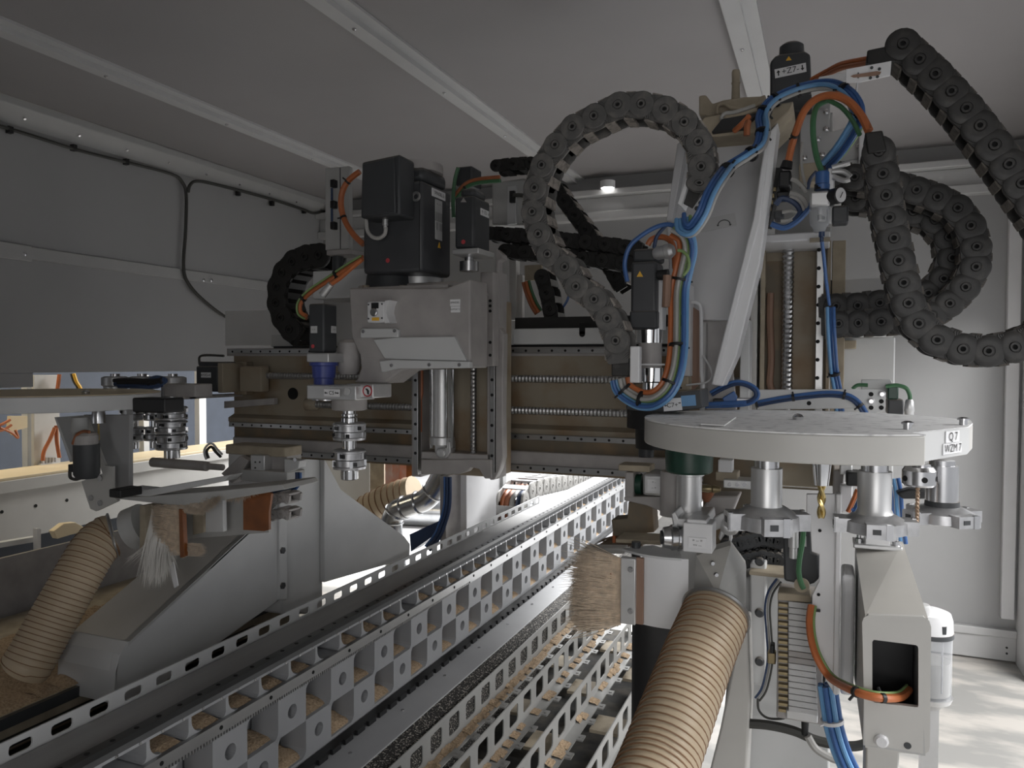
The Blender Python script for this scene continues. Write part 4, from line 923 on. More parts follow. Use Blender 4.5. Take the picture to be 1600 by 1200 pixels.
P = cables(bb, [Yp(*q) for q in ((1297, 480, 2.515), (1298, 510, 2.515), (1300, 545, 2.56), (1303, 580, 2.645), (1309, 615, 2.645), (1313, 660, 2.645))], [('blue', .005, .010, 0), ('blue_light', .005, -.008, .006), ('blue', .005, 0, -.010), ('cable_grey', .004, -.012, -.006)]); tie(bb, P, .63, .018)
bx = thing('side_cabinet', 'light grey cabinet behind the column beneath nested chains', 'cabinet', Yp(1350, 640, 3.0))
obj('shell', MB().bxY(1300, 527, 1397, 760, 3.0, .3), 'paint', bx, .005); obj('rim', MB().bxY(1300, 520, 1396, 527, 2.98, .3), 'paint', bx, .003); obj('bracket', MB().bxY(1308, 532, 1338, 545, 2.96, .05), 'wood_dust', bx, .003)
obj('chain_support', MB().bxY(1297, 436, 1388, 470, 2.9, .3), 'wall', cat='plate', label='flat grey support plate inside the nested chain bend')
# ------------------------------------------------------------------ small servo + C7 spindle
sp_ = thing('servo_spindle', 'slim dark servo motor on a silver neck above the tool disc', 'servo motor', Yp(1020, 700, 2.25))
TY = 2.2
xa = Yp(985, 460, TY).x; xb = Yp(1026, 460, TY).x; yb = TY+.10
obj('motor_body', MB().box((xa, TY, Yp(1005, 515, TY).z), (xb, yb, Yp(1005, 408, TY).z)), 'motor_blue', sp_, .009)
obj('lower_band', MB().box((xa-.002, TY-.002, Yp(1005, 514, TY).z), (xb+.002, yb, Yp(1005, 485, TY).z)), 'motor', sp_, .006)
obj('top_cap', MB().box((xa+.004, TY+.004, Yp(1005, 408, TY).z), (xb+.004, yb-.004, Yp(1005, 388, TY).z)), 'motor', sp_, .008)
obj('plug', MB().lathe(Yp(1022, 397, TY-.01), (.9, -.2, .1), [(.013, 0), (.019, .01), (.019, .035), (.021, .037), (.021, .05), (.014, .06)], 18), 'alu', sp_)
obj('plug', MB().lathe(Yp(1028, 430, TY+.0), (1, -.1, 0), [(.014, 0), (.016, .03)], 16), 'black', sp_)
obj('bright_strip', MB().bxY(1027, 432, 1035, 515, TY+.03, .06), 'white', sp_, .002)
obj('warning_triangle', MB().prism([Yp(995, 432.5, TY), Yp(1005, 432.5, TY), Yp(1000, 423.5, TY)], (0, -.002, 0)), 'yellow', sp_)
obj('silver_flange', MB().latY(1014, TY+.05, [(514, 44), (536, 44)], 24), 'chrome', sp_)
obj('dark_neck', MB().latY(1016, TY+.05, [(536, 36), (575, 36)], 24), 'cast', sp_)
obj('lower_ring', MB().latY(1018, TY+.05, [(575, 36), (596, 36), (598, 28), (625, 28)], 24), 'chrome', sp_)
obj('clamp_bar', MB().bxY(999, 568, 1037, 571, TY-.03, .02), 'white', sp_, .001)
obj('gear_cover', MB().plY([(978, 622), (1037, 616), (1095, 608), (1097, 638), (1040, 645), (978, 640)], TY-.02, .14), 'motor', sp_, .004)
label_plate(sp_, Yp(1051, 632, TY-.022), (1, 0, .10), (-.10, 0, 1), .052, .035, [('C7+', .018, 0, -.002)], arrows=((-.019, -.002, -1, 0, .008, .006), (.020, .003, 1, 0, .008, .006)))
label_plate(sp_, Yp(1076, 626, TY-.0225), (1, 0, .10), (-.10, 0, 1), .040, .030, [], 'blue_light', 'blue_sticker')
obj('black_drum', MB().latY(1028, 2.63, [(640, 96), (668, 96), (670, 70), (700, 68)], 28), 'black', sp_)
obj('black_tube', MB().latY(1010, 2.62, [(668, 24), (714, 24)], 18), 'motor', sp_)
bp_ = thing('loom', 'blue, green and orange cable loop hanging around the small servo motor', 'cables', Yp(1015, 622, 2.15))
lo = [(969, 592, 2.125), (973, 606, 2.125), (986, 617, 2.125), (1004, 625, 2.12), (1024, 623, 2.11), (1043, 607, 2.11), (1054, 580, 2.12), (1059, 545, 2.14), (1060, 500, 2.16), (1061, 455, 2.18), (1068, 420, 2.18), (1074, 390, 2.16), (1069, 368, 2.14), (1052, 357, 2.14)]
P = cables(bp_, [Yp(*q) for q in lo], [('orange', .0075, .022, 0), ('cable_grey', .0065, .009, -.004), ('green_light', .0055, -.002, .002), ('blue_light', .006, -.013, -.003), ('blue_light', .006, -.024, .003), ('blue', .006, -.018, .012), ('cable_grey', .006, .002, .012)], 8, 8)
for t_ in (.1, .22, .41, .55, .73): tie(bp_, P, t_, .026, h=.0035)
cables(bp_, jy([(980, 440), (976, 412), (984, 385), (1005, 366), (1030, 353), (1050, 352), (1064, 368), (1069, 390)], 2.17), [('blue', .0065, 0, 0)])
cables(bp_, jy([(1022, 388), (1026, 370), (1038, 355), (1045, 348)], 2.2), [('blue_dark', .0055, 0, 0)])
cables(bp_, jy([(1012, 383), (1018, 374), (1032, 370), (1046, 375), (1053, 391), (1055, 420)], 2.24), [('orange', .0085, 0, 0)])
cables(bp_, jy([(1059, 391), (1067, 393), (1075, 402), (1076, 418), (1068, 430)], 2.1), [('green_light', .0045, 0, 0)])
obj('cable_sleeve', MB().tube(spline(jy([(1043, 430), (1042, 455), (1041, 480)], 2.17), 5), .0125, 10), 'brown_strip', bp_)
pt = thing('pale_back_post', 'pale upright sheet post behind the small servo motor', 'post', Yp(1072, 590, 2.4))
obj('sheet', MB().bxY(1066, 445, 1079, 588, 2.36, .06), 'white', pt, .003); obj('block', MB().bxY(1056, 588, 1076, 610, 2.34, .06), 'wood_dust', pt, .003); obj('brown_panel', MB().plY([(1080, 478), (1092, 486), (1092, 600), (1080, 612)], 2.405, .025), 'brown_strip', pt)
hd_ = thing('wire_handle', 'thin white bent tube beside the pale upright post', 'tube', Yp(1097, 612, 2.3))
obj('tube', MB().tube(spline(jy([(1080, 472), (1089, 473), (1095, 482), (1096, 520), (1096, 580), (1098, 605), (1092, 618), (1085, 627), (1081, 631)], 2.345), 5), .0055, 8), 'white', hd_)
obj('thin_wire', MB().tube(spline(jy([(1098, 555), (1110, 575), (1112, 590), (1102, 598), (1088, 600), (1072, 602)], 2.31), 5), .003, 6), 'label_grey', hd_)
mb = MB().bxY(1094, 504, 1102, 645, 2.45, .045); o = obj('slim_rail', mb, 'rail', cat='rail', label='slim drilled steel rail behind the white bent tube')
# ------------------------------------------------------------------ disc tool magazine
DC = V((-.04, 2.14, 1.735)); DR = .42; TH = .062
dm = thing('tool_disc', 'large round grey tool magazine disc dusted white on top', 'tool magazine', (DC.x, DC.y, DC.z-TH))
n = 72; P1, P2, P3 = Zp(1425, 676, DC.z), Zp(1512, 667, DC.z), Zp(1520, 661, DC.z)
def ang(p): return math.atan2(p.y-DC.y, p.x-DC.x)
a1, a3 = ang(P1), ang(P3)
pts = [DC+V((DR*math.cos(a), DR*math.sin(a), 0)) for a in [a3+.25+(a1+2*math.pi-a3-.25)*i/(n-1) for i in range(n)]]
rimpts = pts+[V((P1.x, P1.y, DC.z)), V((P2.x, P2.y, DC.z)), V((P3.x, P3.y, DC.z))]
obj('rim_body', MB().prism([p-V((0, 0, .003)) for p in rimpts], (0, 0, -TH)), 'paint_warm', dm, .003)
obj('top_sheet', MB().prism(rimpts, (0, 0, -.003)), 'disc_top', dm)
gv = (P2-P1).normalized(); gn = V((gv.y, -gv.x, 0)); L_ = (P2-P1).length
gp_ = []
for (s, z) in ((.0, -.012), (.02, -.001), (.98, -.001), (1, -.004), (1, -TH+.004), (.97, -TH), (.10, -TH-.003), (.03, -TH+.012)): gp_.append(P1+gv*L_*s+V((0, 0, z)))
gu = obj('guard_plate', MB().prism(gp_, gn*.004), 'paint', dm)
pc = P1+gv*L_*.66
label_plate(dm, pc+gn*.0045+V((0, 0, -.0175)), gv, (0, 0, 1), L_*.25, .026, [('Q 7', L_*.10, 0, 0)])
label_plate(dm, pc+gn*.0045+V((0, 0, -.0435)), gv, (0, 0, 1), L_*.34, .024, [('WZM 7', L_*.095, 0, 0)])
for x, y in ((1247, 656), (1418, 671), (1505, 664)):
    q = Zp(x, y, DC.z)
    k = obj('knob', MB().lathe(q, (0, 0, 1), [(.009, 0), (.009, .012), (.013, .012), (.013, .016), (.006, .019)] if x > 1300 else [(.013, 0), (.014, .008), (.009, .014), (.003, .016)], 16), 'steel', dm)
q = [Zp(x, y, DC.z+.002) for x, y in ((1095, 664), (1134, 653), (1150, 653), (1132, 666))]
obj('loose_sheet', MB().prism(q, (0, 0, .003)), 'disc_top', dm)
mb = MB().lathe((DC.x, DC.y, DC.z-TH), (0, 0, -1), [(.30, 0), (.30, .012)], 40); obj('under_ring', mb, 'motor', dm)
def rimY(px, r):
    d_ = ray(px, 700); dx, dy = d_.x, d_.y; A_ = dx*dx+dy*dy; B_ = -2*(dx*DC.x+dy*DC.y); C_ = DC.x**2+DC.y**2-r*r
    return dy*((-B_-math.sqrt(max(0, B_*B_-4*A_*C_)))/(2*A_))
def hanging_cutter(label, px, prof, ring, hy0, hy1, hw, turn, r=.36, hm='cutter', nk=4):
    Y = rimY(px, r); t = thing('milling_cutter', label, 'milling tool', Yp(px, hy1, Y), 'tools hanging under the disc')
    obj('cone', MB().latY(px, Y, [(pyof(px, Y, DC.z-.0675), prof[0][1]*.8), (prof[0][0], prof[0][1]*.8)], 20), 'steel', t)
    obj('shank', MB().latY(px, Y, prof, 32), 'alu' if not ring else 'steel', t)
    if ring: obj('dark_ring', MB().latY(px, Y, [(prof[-1][0]-8, prof[-1][1]*1.05), (prof[-1][0]+2, prof[-1][1]*1.08)], 28), 'motor', t)
    c = Yp(px, hy0, Y); z1 = Yp(px, hy1, Y).z; k = depth(c)/F; R = hw*k/2; H = c.z-z1
    hd = obj('cutter_disc', MB().lathe(c, (0, 0, -1), [(R*.45, 0), (R*.60, H*.14), (R*.80, H*.34), (R*.82, H*.86), (R*.5, H)], 16), hm, t)
    mk = MB(); ins = MB(); pk = MB()
    for q in range(nk):
        a = q*2*math.pi/nk+turn; e = V((math.cos(a), math.sin(a), 0)); tn = V((-e.y, e.x, 0)); cc = V((c.x, Y, c.z-H*.58))
        mk.obox(cc+e*R*.76, e*R*.24, tn*R*.34, V((0, 0, H*.33))); ins.obox(cc+e*R*.97+tn*R*.2, e*R*.05, tn*R*.08, V((0, 0, H*.36))); pk.obox(cc+e*R*1.0-tn*R*.1, e*R*.012, tn*R*.10, V((0, 0, H*.12)))
    obj('knife_block', mk, hm, hd); obj('knife', ins, 'steel', hd); obj('clamp_pocket', pk, 'motor', hd)
    return t
hanging_cutter('milling cutter with polished shank hanging beside the green gearbox', 1198, [(731, 47), (788, 47), (795, 53)], False, 790, 829, 122, .35)
hanging_cutter('milling cutter with polished shank hanging between two drill tools', 1367, [(736, 50), (795, 49), (804, 58)], False, 801, 834, 118, .1, hm='cutter')
hanging_cutter('milling cutter with dark ring hanging below the labelled guard plate', 1472, [(727, 46), (790, 46)], True, 790, 817, 112, .6, r=.35)
Y = rimY(1284, .37); t = thing('end_mill', 'golden fluted end mill in a tapered chrome holder', 'drill', Yp(1284, 810, Y), 'tools hanging under the disc')
obj('holder', MB().latY(1284, Y, [(pyof(1284, Y, DC.z-.0675), 28), (pyof(1284, Y, DC.z-.0675)+3, 28), (758, 21), (759, 14)], 24), 'chrome', t)
def flute(px, Y, y0, y1, r, turns, mt, par):
    a = Yp(px, y0, Y); b_ = Yp(px, y1, Y); N = 60; mb = MB()
    for s in (0, math.pi): mb.tube([V((a.x+r*.5*math.cos(s+turns*2*math.pi*i/N), Y+r*.5*math.sin(s+turns*2*math.pi*i/N), a.z+(b_.z-a.z)*i/N)) for i in range(N+1)], r*.58, 8)
    obj('flute', mb, mt, par)
flute(1284, Y, 757, 809, .0085, 1.2, 'gold', t)
Y = rimY(1436, .37); t = thing('drill_chuck', 'twist drill gripped in a round steel collet chuck under disc', 'drill', Yp(1436, 830, Y), 'tools hanging under the disc')
obj('neck', MB().latY(1440, Y, [(pyof(1440, Y, DC.z-.0695), 26), (733, 26)], 20), 'steel', t); ck = obj('chuck', MB().latY(1436, Y, [(729, 40), (735, 48), (756, 48), (759, 44)], 28), 'steel', t)
mb = MB(); c = Yp(1436, 747, Y)
for q in range(5): a = q*1.257-1.35; e = V((math.cos(a), math.sin(a), 0)); mb.lathe(c+e*.0335, e, [(.006, 0), (.006, .0012)], 12)
obj('spanner_hole', mb, 'hole', ck)
flute(1434, Y, 758, 829, .0042, 6, 'drill', t)
# bracket bar over the disc with sensor and blue cables
br = thing('sensor_bar', 'grey slotted bracket bar behind the disc carrying blue cables', 'bracket', Yp(1280, 645, 2.62))
obj('bar', MB().plY([(1183, 609), (1374, 608), (1380, 611), (1384, 616), (1384, 636), (1380, 642), (1356, 650), (1356, 638), (1183, 640)], 2.6, .02), 'paint', br, .002)
mb = MB()
for x, y in ((1361, 616), (1377, 627), (1361, 637), (1377, 637), (1264, 619), (1264, 630)): mb.lathe(Yp(x, y, 2.6), (0, -1, 0), [(.007, 0), (.007, .001)], 12)
obj('bolt_hole', mb, 'hole', br)
for x, y in ((1361, 627), (1378, 616)): obj('washer', MB().lathe(Yp(x, y, 2.6), (0, -1, 0), [(.011, 0), (.011, .004), (.006, .005), (.006, .008)], 16), 'steel', br)
P = cables(br, jy([(1180, 632), (1210, 626), (1250, 620), (1295, 616), (1325, 620), (1342, 632), (1352, 648)], 2.57), [('blue', .0055, .006, 0), ('blue_dark', .005, -.005, .004), ('cable_grey', .004, 0, -.008)])
for t_ in (.03, .3, .62, .85): tie(br, P, t_, .012)
cables(br, jy([(1112, 617), (1130, 607), (1150, 600), (1168, 603), (1180, 612), (1178, 622), (1160, 629), (1100, 632)], 2.46), [('blue_dark', .006, 0, 0), ('blue', .005, .008, 0)])
obj('fitting', MB().tube([Yp(1102, 632, 2.45), Yp(1166, 629, 2.45)], .0075, 8), 'blue', br)
obj('blue_sensor', MB().plY([(1128, 622), (1146, 611), (1151, 620), (1150, 626), (1134, 634)], 2.46, .03), 'blue', br, .003)
obj('plug', MB().bxY(1114, 623, 1131, 633, 2.46, .03), 'black', br, .003)
obj('clamp', MB().plY([(1150, 622), (1168, 622), (1178, 620), (1180, 626), (1172, 633), (1166, 632), (1168, 628), (1150, 627)], 2.47, .03), 'alu', br, .003)
ds = thing('disc_motor', 'small dark disc drive motor with green lead and metal plug', 'motor', Yp(1405, 650, 2.7))
obj('backplate', MB().plY([(1346, 593), (1391, 593), (1394, 597), (1394, 612), (1346, 612)], 2.66, .02), 'paint', ds, .002)
obj('body', MB().bxY(1387, 602, 1404, 624, 2.6, .1), 'green_paint', ds, .004); obj('lower_body', MB().bxY(1387, 624, 1412, 648, 2.6, .1), 'motor', ds, .005)
cables(ds, jy([(1332, 608), (1340, 602), (1356, 602)], 2.645), [('green', .006, 0, 0)]); cables(ds, jy([(1384, 604), (1400, 602), (1415, 606), (1421, 616), (1422, 628)], 2.58), [('green', .006, 0, 0)])
obj('metal_plug', MB().latY(1421, 2.58, [(624, 8), (627, 12), (642, 15), (644, 13), (650, 13)], 16), 'alu', ds)
# ------------------------------------------------------------------ angle head below the disc
ah = thing('angle_head', 'grey angle gear head with white rating plate below the green gearbox', 'gearbox', Yp(1075, 868, 2.15))
QY = 2.12
obj('green_gearbox', MB().latY(1077, QY+.03, [(pyof(1077, QY+.03, DC.z-.0785), 70), (708, 74), (735, 72), (738, 66)], 32), 'green_paint', ah)
obj('column', MB().latY(1077, QY+.02, [(736, 46), (742, 46), (743, 39), (814, 39)], 28), 'alu', ah)
obj('rear_column', MB().latY(1054, QY+.10, [(736, 44), (805, 44)], 24), 'cast', ah)
obj('shoulder', MB().plY([(1048, 802), (1055, 798), (1060, 810), (1102, 810), (1104, 826), (1052, 826)], QY-.10, .18), 'alu', ah, .004)
bo = obj('block', MB().bxY(1067, 818, 1113, 864, QY-.14, .075), 'white', ah, .003)
obj('block_step', MB().bxY(1073, 812, 1104, 822, QY-.135, .07), 'white', ah, .003)
label_plate(ah, Yp(1090, 848, QY-.141), (1, 0, 0), (0, 0, 1), .045, .026, [('= -- =', .011, 0, .006), ('== ---', .009, 0, -.006)], 'label', 'rating_plate')
no = Yp(1066, 840, QY-.10)
obj('collet_nose', MB().lathe(no, (-1, -.35, 0), [(.034, 0), (.036, .012), (.032, .014), (.034, .028), (.030, .032), (.026, .05), (.014, .054)], 28), 'steel', ah)
obj('collet_bore', MB().lathe(no+V((-1, -.35, 0)).normalized()*.052, (-1, -.35, 0), [(.018, 0), (.018, .004)], 20), 'black', ah)
mo2 = thing('tool_motor', 'grey cylindrical tool motor with rating plate left of angle head', 'motor', Yp(1010, 775, 2.35))
obj('body', MB().bxY(1004, 741, 1040, 775, 2.32, .12), 'alu', mo2, .008); label_plate(mo2, Yp(1022, 758, 2.319), (1, 0, 0), (0, 0, 1), .04, .036, [('= -', .010, 0, .009), ('-- =', .010, 0, -.008)], 'label', 'rating_plate')
p = Yp(1004, 757, 2.38); obj('black_ring', MB().lathe(p, (-1, 0, 0), [(.032, 0), (.032, .035), (.026, .04)], 24), 'green_paint', mo2); obj('clamp', MB().bxY(976, 738, 990, 778, 2.34, .1), 'cast', mo2, .005); obj('clamp_bar', MB().bxY(966, 727, 1015, 737, 2.34, .08), 'wood_dust', mo2, .003); obj('mount_bar', MB().bxY(1000, 762, 1096, 774, 2.42, .129), 'cast', mo2, .003); obj('shelf', MB().plY([(975, 776), (1035, 776), (1035, 800), (1010, 790), (975, 782)], 2.34, .15), 'cast', mo2, .003)
cl = thing('dark_mechanism', 'dark clamp mechanism with brass fitting behind the polished cutter', 'mechanism', Yp(1140, 850, 2.4))
obj('plate', MB().bxY(1098, 700, 1180, 870, 2.55, .08), 'rust_dark', cl, .004)
obj('white_label', MB().bxY(1122, 719, 1144, 738, 2.42, .05), 'label', cl, .002); obj('block', MB().bxY(1118, 738, 1152, 752, 2.42, .08), 'wood_dust', cl, .003); obj('bar', MB().bxY(1130, 750, 1176, 764, 2.4, .08), 'alu', cl, .003)
mb = MB()
for x in (1140, 1152, 1163): mb.lathe(Yp(x, 757, 2.4), (0, -1, 0), [(.006, 0), (.006, .004)], 12)
obj('bolt', mb, 'steel', cl)
obj('brass_fitting', MB().lathe(Yp(1096, 763, 2.3), (1, 0, .0), [(.010, 0), (.012, .02), (.009, .03), (.013, .035), (.009, .05), (.006, .055)], 12), 'brass', cl)
obj('brass_cone', MB().latY(1104, 2.33, [(768, 28), (784, 8)], 14), 'rubber', cl)
obj('grey_cover', MB().plY([(1100, 790), (1112, 775), (1155, 775), (1140, 812), (1100, 812)], 2.38, .1), 'cast', cl, .006)
hk = thing('hook_latch', 'light grey latch hook with round pivot beside the cutter', 'latch', Yp(1138, 855, 2.2))
obj('plate', MB().plY([(1112, 810), (1130, 800), (1140, 815), (1136, 830), (1125, 846), (1122, 840), (1126, 826), (1116, 830)], 2.22, .03), 'alu', hk, .004); obj('pivot', MB().lathe(Yp(1140, 822, 2.21), (.3, -1, 0), [(.024, 0), (.026, .008), (.02, .014), (.012, .016)], 20), 'alu', hk); obj('hook', MB().plY([(1138, 826), (1143, 824), (1144, 842), (1139, 857), (1136, 856), (1139, 842)], 2.2, .015), 'white', hk, .002)
# small round chain below the cutter
ks = [Yp(1150+i*11, 836+2.5*abs(i-4), 2.35) for i in range(-1, 8)]
chain('small black cable chain below the polished cutter, upper row', ks, .045, .07, mt='motor', barmt='motor', pins=False)
chain('small black cable chain below the polished cutter, lower row', [p-V((0, 0, .055)) for p in ks], .045, .07, mt='motor', barmt='rust_dark', pins=False)
# ------------------------------------------------------------------ suction hood with brush
HC = Yp(1022, 868, 2.13); hr = .135
ho = thing('suction_hood', 'light grey curved suction hood with beige bristle brush', 'suction hood', (HC.x, HC.y, Yp(1022, 980, 2.0).z))
zt, zb = Yp(1040, 870, 1.99).z, Yp(1040, 980, 1.99).z
def arc_sheet(c, r, a0, a1, z0, z1, th, n=18):
    o = [V((c.x+r*math.cos(a), c.y+r*math.sin(a), z0)) for a in [a0+(a1-a0)*i/n for i in range(n+1)]]; i_ = [V((c.x+(r-th)*math.cos(a), c.y+(r-th)*math.sin(a), z0)) for a in [a0+(a1-a0)*i/n for i in range(n+1)]]
    return MB().prism(o+i_[::-1], (0, 0, z1-z0))
pA = Yp(1003, 925, 1.99); pB = Yp(1071, 925, 2.03)
cc = V(((pA.x+pB.x)/2+.01, 2.16, 0)); r_ = (V((pA.x, pA.y, 0))-cc).length
aA = math.atan2(pA.y-cc.y, pA.x-cc.x); aB = math.atan2(pB.y-cc.y, pB.x-cc.x)
obj('curved_sheet', arc_sheet(cc, r_, aA, aB, zb, zt, .004), 'white', ho)
obj('top_plate', MB().plY([(962, 842), (1032, 845), (1032, 852), (962, 848)], 2.2, .1), 'wood_dust', ho, .002)
obj('top_rim', arc_sheet(cc, r_+.003, aA-.4, aB-.1, zt-.004, zt+.002, .1), 'paint', ho)
obj('tray_strip', MB().plY([(912, 856), (975, 857), (975, 866), (912, 864)], 2.1, .05), 'paint_dusty', ho, .003)
obj('stud', MB().latY(994, 2.05, [(846, 14), (870, 14)], 12), 'motor', ho)
obj('rear_wall', MB().bxY(1035, 852, 1094, 985, 2.19, .008), 'paint', ho)
obj('brown_seal', MB().bxY(993, 872, 1005, 976, 1.975, .012), 'brown_strip', ho, .002)
al = obj('clamp_profile', MB().bxY(969, 872, 993, 976, 1.965, .02), 'alu', ho, .003)
mb = MB()
for y in (890, 955): mb.lathe(Yp(985, y, 1.964), (0, -1, 0), [(.008, 0), (.006, .004)], 12)
obj('rivet', mb, 'steel', al)
def bristles(name, a, b_, tips, N, mt, par, r=.0011, jit=.012):
    """strands from the segment a-b to points on the polyline given by tips"""
    mb = MB()
    for i in range(N):
        t = random.random(); p = a.lerp(b_, t); L = len(tips)-1; k = min(L-1, int(t*L)); e = tips[k].lerp(tips[k+1], t*L-k)+V([random.uniform(-jit, jit) for _ in range(3)])
        m_ = p.lerp(e, .5)+V((0, random.uniform(-.004, .004), random.uniform(-.006, .006))); d_ = (e-p).normalized(); s = d_.cross(V((0, 1, 0.2))).normalized()*r; q = d_.cross(s).normalized()*r
        ring = [p+s, p-s*.5+q, p-s*.5-q, m_+s, m_-s*.5+q, m_-s*.5-q]; mb.add(ring+[e], [(0, 1, 4, 3), (1, 2, 5, 4), (2, 0, 3, 5), (3, 4, 6), (4, 5, 6), (5, 3, 6)])
    return obj(name, mb, mt, par, kind='stuff', smooth=False)
bristles('bristles', Yp(970, 872, 1.975), Yp(970, 976, 1.975), jy([(908, 862), (898, 886), (900, 912), (893, 940), (895, 978)], 1.92), 1300, 'bristle', ho, r=.0016, jit=.018)
bristles('bristles', Yp(970, 872, 1.99), Yp(970, 976, 1.99), jy([(915, 862), (900, 890), (895, 930), (900, 960), (895, 978)], 1.97), 1300, 'bristle', ho, r=.0016, jit=.018)
bristles('bristles', Yp(970, 872, 1.98), Yp(970, 976, 1.98), jy([(895, 850), (885, 885), (895, 915), (884, 945), (888, 985)], 1.93), 260, 'bristle', ho, r=.0014, jit=.035)
bristles('dark_bristles', Yp(955, 890, 1.96), Yp(955, 915, 1.96), jy([(893, 890), (895, 900), (893, 920), (896, 925)], 1.94), 160, 'rubber', ho)
# upper far brush flap
fl = thing('upper_brush', 'dark brown brush flap above the suction hood near the bed', 'brush', Yp(985, 835, 2.5))
obj('holder', MB().plY([(955, 812), (980, 810), (982, 784), (1018, 784), (1022, 832), (958, 838)], 2.42, .08), 'rust_dark', fl, .003); obj('orange_end', MB().bxY(957, 832, 961, 848, 2.48, .04), 'orange', fl)
bristles('bristles', Yp(960, 836, 2.5), Yp(1015, 836, 2.5), jy([(925, 852), (960, 860), (985, 858), (1000, 856)], 2.5), 500, 'bristle_dark', fl)
# duct transition: four-sided sheet cone down to the hose
du = thing('duct_transition', 'folded grey sheet transition between suction hood and hose', 'duct', Dp(1120, 950, 1.95))
T = {k: Dp(*v) for k, v in {'a': (1088, 868, 2.05), 'b': (1142, 852, 2.05), 'c': (1166, 885, 2.07), 'd': (1165, 958, 2.03), 'e': (1150, 975, 1.98), 'f': (1121, 929, 1.92), 'g': (1083, 935, 1.98), 'h': (1085, 970, 2.02)}.items()}
vs = [T[k] for k in 'abcdefgh']; bk_ = [v+V((-.008, .06, 0)) for v in vs]
mb = MB(); mb.add(vs+bk_, [(0, 5, 6), (0, 1, 5), (1, 2, 5), (2, 3, 4, 5), (4, 6, 5), (0, 6, 14, 8), (0, 8, 9, 1), (1, 9, 10, 2), (2, 10, 11, 3), (3, 11, 12, 4), (4, 12, 14, 6)])
obj('folded_sheet', mb, 'paint_dusty', du, smooth=False)
mb = MB()
for x, y, d_ in ((1113, 880, 2.005), (1119, 898, 1.975)): mb.lathe(Dp(x, y, d_), -FW, [(.007, 0), (.005, .006)], 8)
obj('rivet', mb, 'steel', du)
def hose(label, pts, r, pitch, par_name='ribbed_hose', wire=.0019):
    P = resample(pts, pitch/4); t = thing(par_name, label, 'hose', P[-1])
    obj('sleeve', MB().tube(P, r, 32, rf=lambda i: r*(1.0 if i % 4 in (0, 1) else .972)), 'hose', t)
    R = frames(P); mb = MB(); hp = []
    for i in range(len(P)-1):
        for k in range(8):
            f_ = k/8; a = 2*math.pi*(i+f_)/4; A_, B_ = R[i]; p = P[i].lerp(P[i+1], f_); hp.append(p+(A_*math.cos(a)+B_*math.sin(a))*r*.995)
    mb.tube(hp, wire, 5); obj('spiral_wire', mb, 'hose_rib', t)
    mb = MB().torus(P[1], P[2]-P[0], r*1.0, .006, 36, 6); obj('clamp_ring', mb, 'rail', t)
    return t
hose('thick beige ribbed suction hose leading from the hood beside black post', [Dp(*q) for q in ((1119, 956, 1.90), (1109, 982, 1.86), (1092, 1022, 1.80), (1072, 1075, 1.73), (1050, 1135, 1.65), (1028, 1195, 1.58), (1003, 1260, 1.5), (975, 1330, 1.44))], .080, .0175)
pb = thing('round_post', 'black round post standing behind the beige suction hose', 'post', Yp(1025, 1180, 2.1))
kz = depth(Yp(1025, 980, 2.1))/F
obj('tube', MB().lathe((Yp(1025, 980, 2.1).x, 2.1, .0), (0, 0, 1), [(37*kz*1.0, 0), (37*kz, zb+.02)], 32), 'black', pb)
obj('bracket', MB().bxY(1031, 1045, 1042, 1075, 2.0, .03), 'rust_dark', pb, .003)
# ------------------------------------------------------------------ right stand with valve terminal
st = thing('machine_stand', 'light grey machine stand plates with dark bolts behind the hose', 'stand', (Yp(1190, 1100, 2.2).x, 2.2, 0))
obj('main_panel', MB().prism([Yp(1150, 905, 2.3), Yp(1300, 880, 2.3), V((Yp(1300, 1000, 2.3).x, 2.3, 0)), V((Yp(1125, 1000, 2.3).x-.05, 2.3, 0))], (0, .25, 0)), 'paint', st, .006)
obj('bolt_strip', MB().plY([(1172, 880), (1197, 880), (1197, 1062), (1190, 1072), (1172, 1068)], 2.24, .05), 'paint', st, .005)
obj('lower_panel', MB().plY([(1100, 1240), (1125, 1140), (1158, 975), (1168, 975), (1172, 1100), (1165, 1240)], 2.1, .12), 'paint_warm', st, .006)
mb = MB()
for y in (877, 957, 1033): mb.lathe(Yp(1187, y, 2.238), (0, -1, 0), [(.013, 0), (.013, .004), (.009, .008)], 14)
obj('bolt', mb, 'motor', st)
obj('dusty_ledge', MB().bxY(1170, 896, 1240, 902, 2.2, .1), 'wood_dust', st, .003)
wr = thing('grey_wires', 'thin grey and dark wires hanging left of the valve terminal', 'wires', Yp(1205, 1120, 2.15))
P = cables(wr, jy([(1217, 906), (1204, 925), (1199, 950), (1201, 985), (1203, 1015), (1202, 1040), (1194, 1075), (1183, 1092)], 2.205), [('cable_grey', .003, 0, 0), ('cable_dark', .003, .007, .003), ('blue_dark', .003, -.006, .003)], 6)
cables(wr, jy([(1184, 1092), (1186, 1110), (1200, 1122), (1225, 1122), (1230, 1112)], 2.16), [('cable_dark', .0035, 0, 0)], 6)
obj('splice', MB().bxY(1199, 1020, 1212, 1038, 2.14, .03), 'brass', wr, .003); obj('splice', MB().bxY(1203, 1008, 1210, 1022, 2.13, .03), 'black', wr, .003)
vt = thing('valve_terminal', 'stacked valve terminal with brass ports and grey numbered slices', 'valve block', Yp(1245, 1125, 2.1))
VY = 2.06
obj('base', MB().bxY(1214, 930, 1286, 1128, VY+.02, .1), 'cast', vt, .004)
obj('top_bar', MB().plY([(1215, 926), (1266, 930), (1268, 942), (1215, 938)], VY, .06), 'wood_dust', vt, .003)
